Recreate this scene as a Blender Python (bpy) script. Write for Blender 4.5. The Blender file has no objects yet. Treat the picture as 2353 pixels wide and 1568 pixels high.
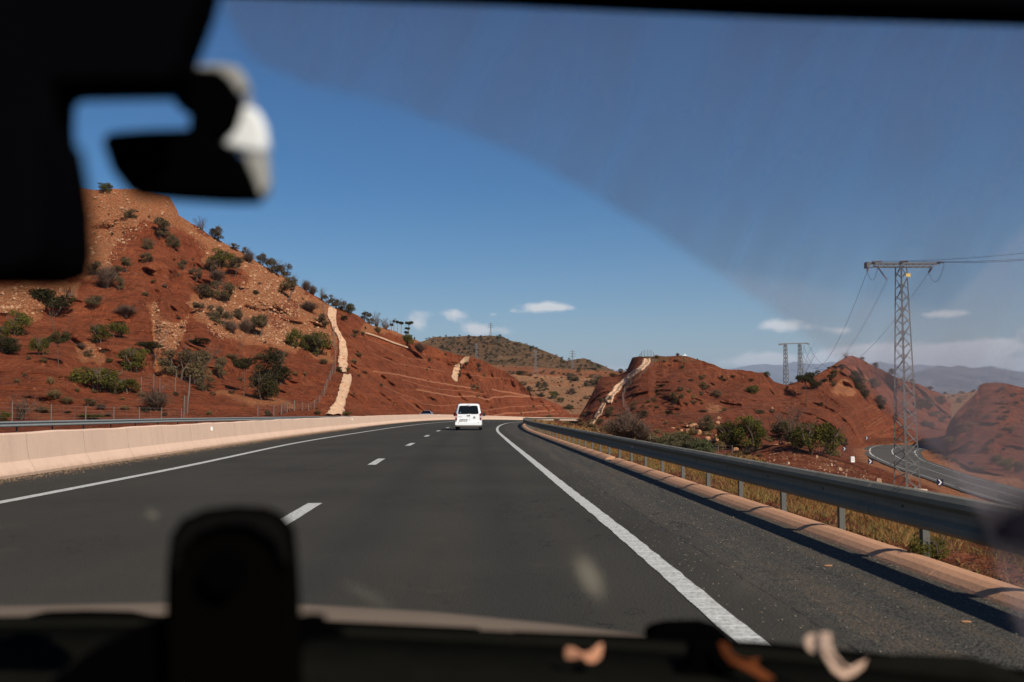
import bpy, bmesh, math, random
import numpy as np
from math import sin, cos, tan, atan2, pi, radians, sqrt
from mathutils import Vector, Matrix, noise
from mathutils.bvhtree import BVHTree
from mathutils.geometry import intersect_point_line
random.seed(7); rng = np.random.default_rng(11)
SC = bpy.context.scene
COL = SC.collection

# ------------------------------------------------------------------ camera
CH = 1.32                       # eye height in the car, metres
FPX = 35/36*2353                # focal length in pixels of the 2353-wide measuring frame
PITCH = math.atan(160/FPX)
cd = bpy.data.cameras.new('camera'); cam = bpy.data.objects.new('camera', cd); COL.objects.link(cam)
cd.lens = 35; cd.sensor_width = 36; cd.clip_start = 0.05; cd.clip_end = 60000
cam.location = (0, 0, CH); cam.rotation_euler = (pi/2+PITCH, 0, 0)
cd.dof.use_dof = True; cd.dof.focus_distance = 70; cd.dof.aperture_fstop = 3.8
SC.camera = cam
# ------------------------------------------------------------------ sun and sky
SUN = Vector((0.74, -1.02, 1.0)).normalized()      # towards the sun: behind and right of the car
sd = bpy.data.lights.new('sun', 'SUN'); sun = bpy.data.objects.new('sun', sd); COL.objects.link(sun)
sd.energy = 5.0; sd.angle = radians(0.53); sd.color = (1.0, 0.91, 0.79)
sun.rotation_euler = SUN.to_track_quat('Z', 'Y').to_euler(); sun.location = (20, -30, 60)
W = bpy.data.worlds.new('World'); SC.world = W; W.use_nodes = True
SC.view_settings.view_transform = 'Standard'; SC.view_settings.look = 'None'
SC.view_settings.exposure = 0.34; SC.view_settings.gamma = 1.0
SC.cycles.use_denoising = True
SC.cycles.max_bounces = 6; SC.cycles.diffuse_bounces = 2; SC.cycles.glossy_bounces = 3
SC.cycles.transparent_max_bounces = 12; SC.cycles.volume_bounces = 0
SC.cycles.sample_clamp_indirect = 4

def ray(px, py):
    cx, cy = (px-1176.5)/FPX, (784-py)/FPX
    return Vector((cx, cos(PITCH)-sin(PITCH)*cy, sin(PITCH)+cos(PITCH)*cy))
def P(px, py, d):               # world point seen at (px,py), d metres ahead
    r = ray(px, py); return Vector((0, 0, CH)) + r*(d/r.y)
# measuring windows: each turns a reading in an enlarged window into the 2353-wide frame
def ZA(x, y): return (x*.2931, 344.6+y*.2931)
def ZB(x, y): return (574.4+x*.2931, 516.9+y*.2931)
def ZC(x, y): return (x*.2931, 689.3+y*.2931)
def ZD(x, y): return (1148.8+x*.2931, 689.3+y*.2931)
def ZE(x, y): return (1723.2+x*.2675, 746.7+y*.2675)
def ZG(x, y): return (1321.1+x*.14653, 775.4+y*.14653)
def ZH(x, y): return (947.7+x*.2075, 689.3+y*.2075)
def ZI(x, y): return (2010.3+x*.14657, 861.6+y*.14657)
def ZJ(x, y): return (861.6+x*.1953, 631.8+y*.1953)
def ZK(x, y): return (1493.4+x*.14653, 861.6+y*.14653)
def ZF(x, y): return (919+x*.1953, 890.3+y*.1953)
def ZT(x, y): return (1723.2+x*.2675, 516.9+y*.2675)

# ------------------------------------------------------------------ node helper
class NT:
    def __init__(s, tree):
        s.t = tree; s.t.nodes.clear()
    def n(s, typ, ins=None, **kw):
        nd = s.t.nodes.new(typ)
        for k, v in kw.items(): setattr(nd, k, v)
        for k, v in (ins or {}).items():
            sock = nd.inputs[k]
            if hasattr(v, 'is_output') or isinstance(v, bpy.types.NodeSocket): s.t.links.new(v, sock)
            else:
                if hasattr(sock.default_value, '__len__') and len(sock.default_value) == 4 and len(v) == 3: v = (*v, 1)
                sock.default_value = v
        return nd
    def math(s, op, a, b=0.0, c=0.0, clamp=False):
        return s.n('ShaderNodeMath', {0: a, 1: b, 2: c}, operation=op, use_clamp=clamp).outputs[0]
    def mix(s, f, a, b, typ='MIX'):
        nd = s.n('ShaderNodeMix', data_type='RGBA', blend_type=typ)
        for i, v in ((0, f), (6, a), (7, b)):
            if isinstance(v, bpy.types.NodeSocket): s.t.links.new(v, nd.inputs[i])
            else: nd.inputs[i].default_value = v if i == 0 else (*v, 1)
        return nd.outputs[2]
    def noise(s, vec, scale, detail=3, rough=.55, out='Fac'):
        ins = {'Scale': scale, 'Detail': detail, 'Roughness': rough}
        if vec is not None: ins['Vector'] = vec
        return s.n('ShaderNodeTexNoise', ins).outputs[out]
    def ramp(s, f, lo, hi):
        return s.n('ShaderNodeMapRange', {0: f, 1: lo, 2: hi}, clamp=True).outputs[0]
    def attr(s, name): return s.n('ShaderNodeAttribute', attribute_name=name)
    def out(s, sh, vol=None):
        o = s.n('ShaderNodeOutputMaterial')
        if sh is not None: s.t.links.new(sh, o.inputs[0])
        if vol is not None: s.t.links.new(vol, o.inputs[1])

MATS = {}
def plain(name, col, rough=.7, metal=0, var=.12, scale=8, bump=0, bscale=40, spec=.3, coat=0):
    if name in MATS: return MATS[name]
    m = bpy.data.materials.new(name); m.use_nodes = True; T = NT(m.node_tree)
    tc = T.n('ShaderNodeTexCoord').outputs['Object']
    nz = T.noise(tc, scale, 4)
    c = T.mix(nz, tuple(x*(1-var) for x in col), tuple(min(1, x*(1+var)) for x in col))
    ins = {'Base Color': c, 'Roughness': rough, 'Metallic': metal, 'Specular IOR Level': spec, 'Coat Weight': coat}
    if bump:
        b = T.n('ShaderNodeBump', {'Strength': bump, 'Distance': .02, 'Height': T.noise(tc, bscale, 4)})
        ins['Normal'] = b.outputs[0]
    T.out(T.n('ShaderNodeBsdfPrincipled', ins).outputs[0])
    MATS[name] = m; return m

def leafmat(name, c1, c2, trans=.25):
    if name in MATS: return MATS[name]
    m = bpy.data.materials.new(name); m.use_nodes = True; T = NT(m.node_tree)
    tc = T.n('ShaderNodeTexCoord').outputs['Object']
    info = T.n('ShaderNodeObjectInfo').outputs['Random']
    nz = T.math('ADD', T.noise(tc, 6, 3), T.math('MULTIPLY', T.math('SUBTRACT', info, .5), .35))
    c = T.mix(T.ramp(nz, .3, .7), c1, c2)
    d = T.n('ShaderNodeBsdfDiffuse', {'Color': c}).outputs[0]
    t = T.n('ShaderNodeBsdfTranslucent', {'Color': c}).outputs[0]
    T.out(T.n('ShaderNodeMixShader', {0: trans, 1: d, 2: t}).outputs[0])
    MATS[name] = m; return m

# ------------------------------------------------------------------ mesh helpers
def link(name, me, mat=None, parent=None):
    o = bpy.data.objects.new(name, me); COL.objects.link(o)
    if mat is not None and me is not None: me.materials.append(mat)
    if parent is not None: o.parent = parent
    return o
def tag(o, label=None, cat=None, group=None, kind=None):
    if label: o['label'] = label
    if cat: o['category'] = cat
    if group: o['group'] = group
    if kind: o['kind'] = kind
    return o
def empty(name, loc, rz=0):
    o = bpy.data.objects.new(name, None); COL.objects.link(o); o.location = loc; o.rotation_euler = (0, 0, rz)
    o.empty_display_size = .3; return o
class MB:
    def __init__(s): s.v = []; s.f = []
    def add(s, vs, fs):
        n = len(s.v); s.v += [tuple(v) for v in vs]; s.f += [tuple(i+n for i in f) for f in fs]; return s
    def box(s, c, sz, M=None):
        x, y, z = (q/2 for q in sz)
        vs = [Vector((a*x, b*y, e*z)) for a in (-1, 1) for b in (-1, 1) for e in (-1, 1)]
        if M is not None: vs = [M @ v for v in vs]
        vs = [v+Vector(c) for v in vs]
        return s.add(vs, [(0,1,3,2),(4,6,7,5),(0,4,5,1),(2,3,7,6),(0,2,6,4),(1,5,7,3)])
    def beam(s, a, b, w, h=None):
        a, b = Vector(a), Vector(b); d = b-a; L = d.length
        if L < 1e-6: return s
        M = d.to_track_quat('Z', 'Y').to_matrix()
        return s.box((a+b)/2, (w, h or w, L), M)
    def tube(s, pts, r, n=6, cap=True):
        pts = [Vector(p) for p in pts]; rs = r if isinstance(r, (list, tuple)) else [r]*len(pts)
        base = len(s.v)
        for i, p in enumerate(pts):
            d = (pts[min(i+1, len(pts)-1)]-pts[max(i-1, 0)])
            if d.length < 1e-9: d = Vector((0, 0, 1))
            M = d.to_track_quat('Z', 'Y').to_matrix()
            for k in range(n): s.v.append(tuple(p + M @ Vector((cos(2*pi*k/n)*rs[i], sin(2*pi*k/n)*rs[i], 0))))
        for i in range(len(pts)-1):
            for k in range(n):
                a = base+i*n+k; b = base+i*n+(k+1) % n
                s.f.append((a, b, b+n, a+n))
        if cap: s.f.append(tuple(base+k for k in range(n))[::-1]); s.f.append(tuple(base+(len(pts)-1)*n+k for k in range(n)))
        return s
    def sweep(s, path, prof, closed=True):
        """path: list of (pos, sideways unit vector); prof: list of (side, up)"""
        base = len(s.v); m = len(prof)
        for p, sd_ in path:
            for a, b in prof: s.v.append((p[0]+sd_[0]*a, p[1]+sd_[1]*a, p[2]+b))
        for i in range(len(path)-1):
            for k in range(m if closed else m-1):
                a = base+i*m+k; b = base+i*m+(k+1) % m
                s.f.append((a, a+m, b+m, b))
        if closed:
            s.f.append(tuple(base+k for k in range(m))); s.f.append(tuple(base+(len(path)-1)*m+k for k in range(m))[::-1])
        return s
    def disc(s, c, axis, r, t, n=20):
        ax = Vector(axis).normalized()*t/2; c = Vector(c); return s.tube([c-ax, c+ax], r, n)
    def prism(s, front, back):
        n = len(front); b = len(s.v); s.v += [tuple(p) for p in front]+[tuple(p) for p in back]
        s.f.append(tuple(b+i for i in range(n))); s.f.append(tuple(b+n+i for i in range(n))[::-1])
        for i in range(n): s.f.append((b+i, b+n+i, b+n+(i+1) % n, b+(i+1) % n))
        return s
    def build(s, name, mat, parent=None, bevel=0, smooth=False, seg=2, fix=True):
        me = bpy.data.meshes.new(name); me.from_pydata(s.v, [], s.f); me.update()
        if fix:
            bm = bmesh.new(); bm.from_mesh(me); bmesh.ops.recalc_face_normals(bm, faces=bm.faces); bm.to_mesh(me); bm.free()
        o = link(name, me, mat, parent)
        if smooth:
            me.polygons.foreach_set('use_smooth', [True]*len(me.polygons))
        if bevel:
            md = o.modifiers.new('bevel', 'BEVEL'); md.width = bevel; md.segments = seg; md.limit_method = 'ANGLE'; md.angle_limit = radians(35)
            if smooth: pass
        return o
def grid_mesh(name, V, mat, attrs=None, smooth=True, kind=None):
    """V: array (nj, ni, 3)"""
    nj, ni = V.shape[:2]
    me = bpy.data.meshes.new(name)
    idx = np.arange(nj*ni).reshape(nj, ni)
    q = np.stack([idx[:-1, :-1], idx[:-1, 1:], idx[1:, 1:], idx[1:, :-1]], -1).reshape(-1, 4)
    me.vertices.add(nj*ni); me.vertices.foreach_set('co', V.reshape(-1).astype(np.float32))
    me.loops.add(q.size); me.loops.foreach_set('vertex_index', q.reshape(-1).astype(np.int32))
    me.polygons.add(len(q)); me.polygons.foreach_set('loop_start', np.arange(0, q.size, 4).astype(np.int32))
    me.update(calc_edges=True)
    me.polygons.foreach_set('use_smooth', np.full(len(q), smooth))
    for k, a in (attrs or {}).items():
        at = me.attributes.new(k, 'FLOAT', 'POINT'); at.data.foreach_set('value', a.reshape(-1).astype(np.float32))
    o = link(name, me, mat)
    if kind: tag(o, kind=kind)
    return o
def sharpf(v, lo, hi):
    t = np.clip((v-lo)/(hi-lo), 0, 1); return t*t*(3-2*t)
def in_poly(X, Y, poly):
    ins = np.zeros(X.shape, bool); n = len(poly)
    for i in range(n):
        x1, y1 = poly[i]; x2, y2 = poly[(i+1) % n]
        if y1 == y2: continue
        c = ((y1 > Y) != (y2 > Y)) & (X < (x2-x1)*(Y-y1)/(y2-y1)+x1); ins ^= c
    return ins
def vnoise(X, Y, Z, scale, octs=4, seed=0):
    """cheap vectorised value noise, range about -1..1"""
    out = np.zeros(np.broadcast(X, Y, Z).shape); amp = 1; tot = 0
    for o in range(octs):
        f = scale*2**o
        x, y, z = X*f+17.3*o+seed, Y*f+5.1*o, Z*f+9.7*o
        xi, yi, zi = np.floor(x), np.floor(y), np.floor(z)
        fx, fy, fz = (t*t*(3-2*t) for t in (x-xi, y-yi, z-zi))
        def h(a, b, c):
            n = np.sin(a*127.1+b*311.7+c*74.7)*43758.5453; return n-np.floor(n)
        r = 0
        for a in (0, 1):
            for b in (0, 1):
                for c in (0, 1):
                    r = r + h(xi+a, yi+b, zi+c)*(fx if a else 1-fx)*(fy if b else 1-fy)*(fz if c else 1-fz)
        out += (r*2-1)*amp; tot += amp; amp *= .5
    return out/tot*1.6
# ------------------------------------------------------------------ world sky with low fair-weather clouds
def build_world():
    T = NT(W.node_tree)
    sky = T.n('ShaderNodeTexSky', sky_type='NISHITA', sun_disc=False, sun_elevation=math.asin(SUN.z),
              sun_rotation=atan2(SUN.x, SUN.y) % (2*pi), altitude=600, air_density=1.0, dust_density=0.35, ozone_density=2.2)
    tc = T.n('ShaderNodeTexCoord').outputs['Generated']
    sep = T.n('ShaderNodeSeparateXYZ', {0: tc})
    az = T.math('ARCTAN2', sep.outputs[0], sep.outputs[1]); el = T.math('ARCSINE', sep.outputs[2])
    v = T.n('ShaderNodeCombineXYZ', {0: az, 1: T.math('MULTIPLY', el, 1.15), 2: 0}).outputs[0]
    n1 = T.noise(v, 26, 6, .62); n2 = T.noise(v, 75, 4, .6)
    # (px, py, half width, half height, strength)
    CL = [(962,722,26,13,.55),(958,745,20,16,.8),(1035,722,34,11,.75),(1060,740,26,12,.3),(1096,758,26,14,.9),(1135,760,45,12,.6),(1136,722,14,5,.4),
          (1176,715,16,6,.55),(1245,706,40,13,1.25),(1290,708,26,6,.7),(1790,748,38,13,1.0),(1870,752,40,12,.5),(1935,760,24,8,.7),
          (2185,722,46,10,.9),(2130,724,26,6,.4),(2060,795,60,12,.5),(2240,800,60,14,1.3),(2300,798,36,15,1.4),(2180,803,30,12,.9),
          (1755,826,50,17,1.3),(1700,836,50,10,.6),(1830,826,60,13,.8),(1905,824,45,15,1.3),(1975,812,50,17,1.5),(2040,820,60,17,1.4),(2110,826,70,18,1.5),(2190,828,70,15,1.3),(2270,836,70,12,.9),(2345,840,40,14,.6),
          (1410,847,50,9,.7),(2420,760,60,14,.8),(-150,700,80,20,.8),(2560,800,90,16,.9)]
    acc = None
    for px, py, hw, hh, st in CL:
        r = ray(px, py).normalized(); a0, e0 = atan2(r.x, r.y), math.asin(r.z)
        da = T.math('MULTIPLY', T.math('SUBTRACT', az, a0), FPX/hw/1.05)
        ds = T.math('SUBTRACT', el, e0)
        de = T.math('MULTIPLY', ds, FPX/hh/1.0)
        r2 = T.math('ADD', T.math('MULTIPLY', da, da), T.math('MULTIPLY', de, de))
        g = T.math('MULTIPLY', T.math('POWER', 2.718, T.math('MULTIPLY', r2, -1.0)), st)
        acc = g if acc is None else T.math('ADD', acc, g)
    m = T.math('ADD', acc, T.math('MULTIPLY', T.math('SUBTRACT', T.math('ADD', T.math('MULTIPLY', n1, .5), T.math('MULTIPLY', n2, .5)), .5), 2.6))
    m = T.ramp(m, .22, .95); m = T.math('MULTIPLY', m, T.ramp(acc, .04, .3))
    m = T.math('MULTIPLY', m, .92)
    hsv = T.n('ShaderNodeHueSaturation', {'Hue': SKYHUE, 'Saturation': SKYSAT, 'Value': .60, 'Color': T.n('ShaderNodeGamma', {0: sky.outputs[0], 1: 1.25}).outputs[0]}).outputs[0]
    bg1 = T.n('ShaderNodeBackground', {'Color': hsv, 'Strength': SKYSTR})
    bg2 = T.n('ShaderNodeBackground', {'Color': (.90, .89, .87), 'Strength': .86})
    mx = T.n('ShaderNodeMixShader', {0: m, 1: bg1.outputs[0], 2: bg2.outputs[0]})
    o = T.n('ShaderNodeOutputWorld'); W.node_tree.links.new(mx.outputs[0], o.inputs[0])
SKYHUE, SKYSAT, SKYSTR = .5, 1.45, .062
build_world()

# ------------------------------------------------------------------ road geometry (x right, y ahead), read off the photograph's markings
def curve(pts):
    ys = np.array([p[0] for p in pts], float); xs = np.array([p[1] for p in pts], float)
    # monotone-ish smooth: Catmull tangents, Hermite evaluation
    m = np.gradient(xs, ys)
    def f(y):
        y = np.asarray(y, float); i = np.clip(np.searchsorted(ys, y)-1, 0, len(ys)-2)
        h = ys[i+1]-ys[i]; t = (y-ys[i])/h; tt = np.clip(t, 0, 1)
        r = (2*tt**3-3*tt**2+1)*xs[i]+(tt**3-2*tt**2+tt)*h*m[i]+(-2*tt**3+3*tt**2)*xs[i+1]+(tt**3-tt**2)*h*m[i+1]
        r = np.where(t < 0, xs[0]+(y-ys[0])*m[0], r); r = np.where(t > 1, xs[-1]+(y-ys[-1])*m[-1], r)
        return r
    return f
fR = curve([(-8,1.62),(5.5,1.37),(10.4,1.2),(17,.92),(27,.51),(45.7,-.25),(68,-1.0),(86,-1.12),(110,-.6),(140,.6),(190,3.4),(230,7.8),(280,16),(330,28),(380,44),(450,71)])
fRh = curve([(-8,0),(60,0),(86,-.02),(110,-.08),(140,-.3),(190,-.68),(230,-1.0),(280,-1.5),(330,-2.1),(380,-2.7),(450,-3.6)])
fB = curve([(-8,-9.3),(10,-9.45),(19,-9.8),(29,-10.4),(54,-11.5),(80,-12.0),(107,-12.1),(150,-11.2),(190,-8.5),(230,-3.5),(280,5),(330,17),(380,33),(450,60)])
fBh = curve([(-8,0),(80,0),(107,-.01),(150,-.12),(190,-.38),(230,-.75),(280,-1.35),(330,-1.9),(380,-2.6),(450,-3.5)])
fL = curve([(-8,-6.95),(14.3,-7.35),(21,-7.6),(41,-8.8),(60,-9.15),(88,-9.2),(120,-8.3),(150,-7.6),(190,-5.4),(230,-.6),(280,7.6),(330,19.5),(380,35.5),(450,62)])
fD = curve([(-8,-2.2),(14.2,-2.8),(27,-3.55),(40,-4.0),(54,-4.5),(67,-4.85),(88,-5.1),(110,-4.7),(140,-3.6),(190,-1.0),(230,3.6),(280,11.8),(330,24),(380,40),(450,66.5)])
def fK(y): return fR(y)+2.0
def road_h(x, y):
    B, R = fB(y), fR(y); t = np.clip((x-B)/(R-B), -1.3, 1.35)
    return fBh(y)+(fRh(y)-fBh(y))*t
YS = np.concatenate([np.arange(-8, 60, 1.0), np.arange(60, 200, 2.0), np.arange(200, 452, 4.0)])
def side(f, y):
    d = float(f(y+.5)-f(y-.5)); n = sqrt(1+d*d); return (1/n, -d/n)
def path(f, ys, dz=0.0, off=0.0, hf=None):
    r = []
    for y in ys:
        x = float(f(y))+off; s_ = side(f, y)
        h = float(road_h(x, y)) if hf is None else hf(x, y)
        r.append(((x, y, h+dz), s_))
    return r

# ------------------------------------------------------------------ materials of the setting
def m_asphalt(name, fine=1.0, base=(.041, .0375, .0285)):
    m = bpy.data.materials.new(name); m.use_nodes = True; T = NT(m.node_tree)
    tc = T.n('ShaderNodeTexCoord').outputs['Object']; lat = T.attr('lat').outputs['Fac']
    big = T.noise(tc, .25, 4); st = T.n('ShaderNodeMapping', {'Vector': tc, 'Scale': (1.3, .05, 1)}).outputs[0]
    streak = T.noise(st, 1.4, 3); fn = T.noise(tc, 55*fine, 2, .7)
    vor = T.n('ShaderNodeTexVoronoi', {'Vector': tc, 'Scale': 62*fine}).outputs['Distance']
    c = T.mix(T.ramp(fn, .3, .75), tuple(x*.62 for x in base), tuple(x*1.5 for x in base))
    c = T.mix(T.math('MULTIPLY', T.ramp(streak, .4, .7), .35), c, (base[0]*1.35, base[1]*1.25, base[2]*1.1))
    c = T.mix(T.math('MULTIPLY', T.ramp(big, .4, .75), .7), c, (base[0]*.62, base[1]*.6, base[2]*.58))
    # hard shoulder: coarser chips, sand drifted along it
    sh = T.ramp(lat, .35, .75)
    chips = T.mix(T.ramp(T.math('ADD', vor, T.math('MULTIPLY', T.noise(tc, 24, 3, .8), .5)), .25, .95), (.135, .125, .105), (.017, .017, .015))
    c = T.mix(T.math('MULTIPLY', sh, .75), c, chips)
    sp = T.n('ShaderNodeTexVoronoi', {'Vector': tc, 'Scale': 9*fine}).outputs['Distance']
    c = T.mix(T.math('MULTIPLY', T.math('MULTIPLY', T.math('LESS_THAN', sp, .05), T.math('ADD', T.math('MULTIPLY', sh, .8), .12)), .6), c, (.32, .30, .27))
    sand = T.math('MULTIPLY', T.math('MULTIPLY', T.ramp(T.math('ADD', T.noise(st, 2.3, 5, .7), T.math('MULTIPLY', T.noise(tc, 5, 5, .75), .6)), .74, .98), T.ramp(T.noise(tc, 38, 2, .7), .42, .6)), sh)
    c = T.mix(T.math('MULTIPLY', sand, .42), c, (.22, .14, .075))
    lim = T.n('ShaderNodeMapRange', {0: lat, 1: -10.9, 2: -10.2, 3: 1.0, 4: 0.0}).outputs[0]
    gr = T.math('MULTIPLY', lim, T.ramp(T.noise(tc, 7, 5, .7), .35, .6))
    c = T.mix(T.math('MULTIPLY', gr, .0), c, (.30, .20, .13))
    lane = T.math('ABSOLUTE', T.math('ADD', T.math('ABSOLUTE', T.math('ADD', lat, 2.05)), -.8))
    c = T.mix(T.math('MULTIPLY', T.ramp(lane, .55, 0.0), .5), c, (.024, .023, .020))
    cw = T.noise(T.n('ShaderNodeMapping', {'Vector': tc, 'Scale': (1, .45, 1)}).outputs[0], .55, 5, .62)
    crack = T.math('MULTIPLY', T.math('LESS_THAN', T.math('ABSOLUTE', T.math('SUBTRACT', cw, .5)), .0022), T.ramp(T.noise(tc, .12, 3), .48, .56))
    c = T.mix(T.math('MULTIPLY', crack, .8), c, (.010, .009, .008))
    blot = T.math('MULTIPLY', T.ramp(T.noise(tc, .9, 5, .7), .60, .72), .35)
    c = T.mix(blot, c, (base[0]*1.7, base[1]*1.55, base[2]*1.35))
    wig = T.math('ADD', lat, T.math('MULTIPLY', T.noise(tc, 1.1, 3), .16))
    seam = T.math('LESS_THAN', T.math('ABSOLUTE', T.math('SUBTRACT', wig, .62)), .012)
    c = T.mix(T.math('MULTIPLY', seam, T.ramp(T.noise(tc, 2.2, 3), .42, .6)), c, (.018, .016, .014))
    h = T.math('ADD', T.math('MULTIPLY', fn, .5), vor)
    b = T.n('ShaderNodeBump', {'Strength': .55, 'Distance': .012, 'Height': h})
    T.out(T.n('ShaderNodeBsdfPrincipled', {'Base Color': c, 'Roughness': .88, 'Specular IOR Level': .2, 'Normal': b.outputs[0]}).outputs[0])
    return m
def m_paint(name, col=(.60, .60, .56), bars=False):
    m = bpy.data.materials.new(name); m.use_nodes = True; T = NT(m.node_tree)
    tc = T.n('ShaderNodeTexCoord').outputs['Object']
    w = T.ramp(T.noise(tc, 28, 5, .75), .36, .62)
    c = T.mix(w, (.25, .245, .22), col)
    c = T.mix(T.math('MULTIPLY', T.ramp(T.noise(tc, 2.5, 4), .45, .8), .4), c, (.34, .33, .29))
    if bars:
        al = T.attr('along').outputs['Fac']
        fr = T.math('FRACT', T.math('MULTIPLY', al, 3.4))
        c = T.mix(T.math('MULTIPLY', T.math('LESS_THAN', fr, .12), .45), c, (.70, .70, .66))
    b = T.n('ShaderNodeBump', {'Strength': .4, 'Distance': .01, 'Height': T.noise(tc, 60, 3)})
    T.out(T.n('ShaderNodeBsdfPrincipled', {'Base Color': c, 'Roughness': .75, 'Normal': b.outputs[0]}).outputs[0])
    return m
def m_earth(name, red=(.35, .080, .028), red2=(.235, .052, .020), pale=(.66, .27, .115), pale2=(.42, .15, .062), sc=1.0, scrub=(.12, .10, .05), bump=1.0):
    m = bpy.data.materials.new(name); m.use_nodes = True; T = NT(m.node_tree)
    tc = T.n('ShaderNodeTexCoord').outputs['Object']
    n0 = T.noise(tc, .045*sc, 5, .6); n1 = T.noise(tc, .5*sc, 6, .7); n2 = T.noise(tc, 2.6*sc, 5, .75)
    # bedding: bands that follow height, tilted a little and warped
    mp = T.n('ShaderNodeMapping', {'Vector': tc, 'Scale': (.05*sc, .03*sc, 1.2*sc), 'Rotation': (0, .10, 0)}).outputs[0]
    bed = T.noise(mp, 1.1, 5, .7)
    # rills: run down the slope
    rl = T.n('ShaderNodeMapping', {'Vector': tc, 'Scale': (1.1*sc, .5*sc, .12*sc)}).outputs[0]
    rill = T.noise(rl, 1.2, 4, .65)
    c = T.mix(T.ramp(n0, .3, .7), red, red2)
    c = T.mix(T.math('MULTIPLY', T.ramp(n1, .44, .64), .8), c, tuple(x*.5 for x in red2))
    c = T.mix(T.math('MULTIPLY', T.ramp(T.noise(tc, .16*sc, 5, .7), .48, .66), .45), c, (red[0]*1.22, red[1]*1.45, red[2]*1.6))
    spk = T.math('MULTIPLY', T.math('LESS_THAN', T.n('ShaderNodeTexVoronoi', {'Vector': tc, 'Scale': .9*sc}).outputs['Distance'], .16), T.ramp(T.noise(tc, .22*sc, 3), .5, .6))
    c = T.mix(T.math('MULTIPLY', spk, .7), c, (.07, .04, .022))
    c = T.mix(T.math('MULTIPLY', T.ramp(bed, .52, .66), .5), c, tuple(min(1, x*1.35) for x in red))
    c = T.mix(T.math('MULTIPLY', T.ramp(rill, .52, .68), .55), c, (red[0]*1.25, red[1]*1.6, red[2]*1.9))
    vor = T.n('ShaderNodeTexVoronoi', {'Vector': tc, 'Scale': 1.5*sc, 'Randomness': 1.0}).outputs['Distance']
    vo2 = T.n('ShaderNodeTexVoronoi', {'Vector': tc, 'Scale': 3.6*sc}).outputs['Distance']
    peb = T.math('MULTIPLY', T.math('LESS_THAN', vor, .24), T.ramp(n1, .47, .58))
    c = T.mix(T.math('MULTIPLY', peb, .5), c, pale)
    dk = T.math('LESS_THAN', T.n('ShaderNodeTexVoronoi', {'Vector': tc, 'Scale': 2.1*sc}).outputs['Distance'], .19)
    c = T.mix(T.math('MULTIPLY', T.math('MULTIPLY', dk, T.ramp(T.noise(tc, .35*sc, 4), .46, .6)), .65), c, tuple(x*.3 for x in red2))
    rub = T.mix(T.ramp(vo2, .12, .62), pale, pale2)
    rub = T.mix(T.math('MULTIPLY', T.ramp(n2, .52, .75), .75), rub, (.13, .058, .03))
    rub = T.mix(T.math('MULTIPLY', T.ramp(n1, .5, .8), .35), rub, (pale[0]*1.15, pale[1]*1.15, pale[2]*1.1))
    pm = T.math('ADD', T.attr('pale').outputs['Fac'], T.math('MULTIPLY', T.math('SUBTRACT', n1, .5), 1.1))
    c = T.mix(T.ramp(pm, .34, .66), c, rub)
    ln = T.math('ADD', T.attr('line').outputs['Fac'], T.math('MULTIPLY', T.math('SUBTRACT', n2, .55), .9))
    c = T.mix(T.math('MULTIPLY', T.ramp(ln, .28, .9), .68), c, (.62, .27, .145))
    sb = T.math('ADD', T.attr('scrub').outputs['Fac'], T.math('MULTIPLY', T.math('SUBTRACT', n2, .5), 1.6))
    c = T.mix(T.math('MULTIPLY', T.ramp(sb, .35, .8), .8), c, scrub)
    h = T.math('ADD', T.math('ADD', T.math('MULTIPLY', n1, .8), T.math('MULTIPLY', n2, .5)), T.math('MULTIPLY', rill, .6))
    b = T.n('ShaderNodeBump', {'Strength': 1.0*bump, 'Distance': 1.9/sc, 'Height': h})
    T.out(T.n('ShaderNodeBsdfPrincipled', {'Base Color': c, 'Roughness': .95, 'Specular IOR Level': .1, 'Normal': b.outputs[0]}).outputs[0])
    return m
M_ROAD = m_asphalt('asphalt'); M_ROAD2 = m_asphalt('old_asphalt', base=(.105, .098, .088))
M_LINE = m_paint('road_paint'); M_LINEB = m_paint('ribbed_road_paint', bars=True)
M_EARTH = m_earth('red_earth', red=(.325, .082, .031), red2=(.205, .050, .020), pale=(.60, .245, .105), pale2=(.36, .125, .052)); M_EARTHR = m_earth('red_earth_right', red=(.26, .070, .030), red2=(.165, .044, .021), pale=(.55, .26, .12), pale2=(.38, .14, .065))
M_FAR = m_earth('far_hill_earth', red=(.24, .125, .055), red2=(.18, .09, .04), pale=(.24, .15, .08), pale2=(.19, .115, .06), sc=.25, scrub=(.06, .06, .035))
M_MESA = m_earth('mesa_earth', red=(.34, .125, .05), red2=(.28, .085, .035), pale=(.48, .23, .11), pale2=(.32, .16, .08), sc=.5)
M_MTN = m_earth('mountain_rock', red=(.10, .085, .07), red2=(.08, .066, .055), pale=(.11, .09, .08), pale2=(.10, .08, .07), sc=.02)
M_VERGE = m_earth('verge_soil', red=(.24, .12, .06), red2=(.17, .08, .04), pale=(.36, .24, .14), pale2=(.25, .16, .09), sc=4, bump=.3)
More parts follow.
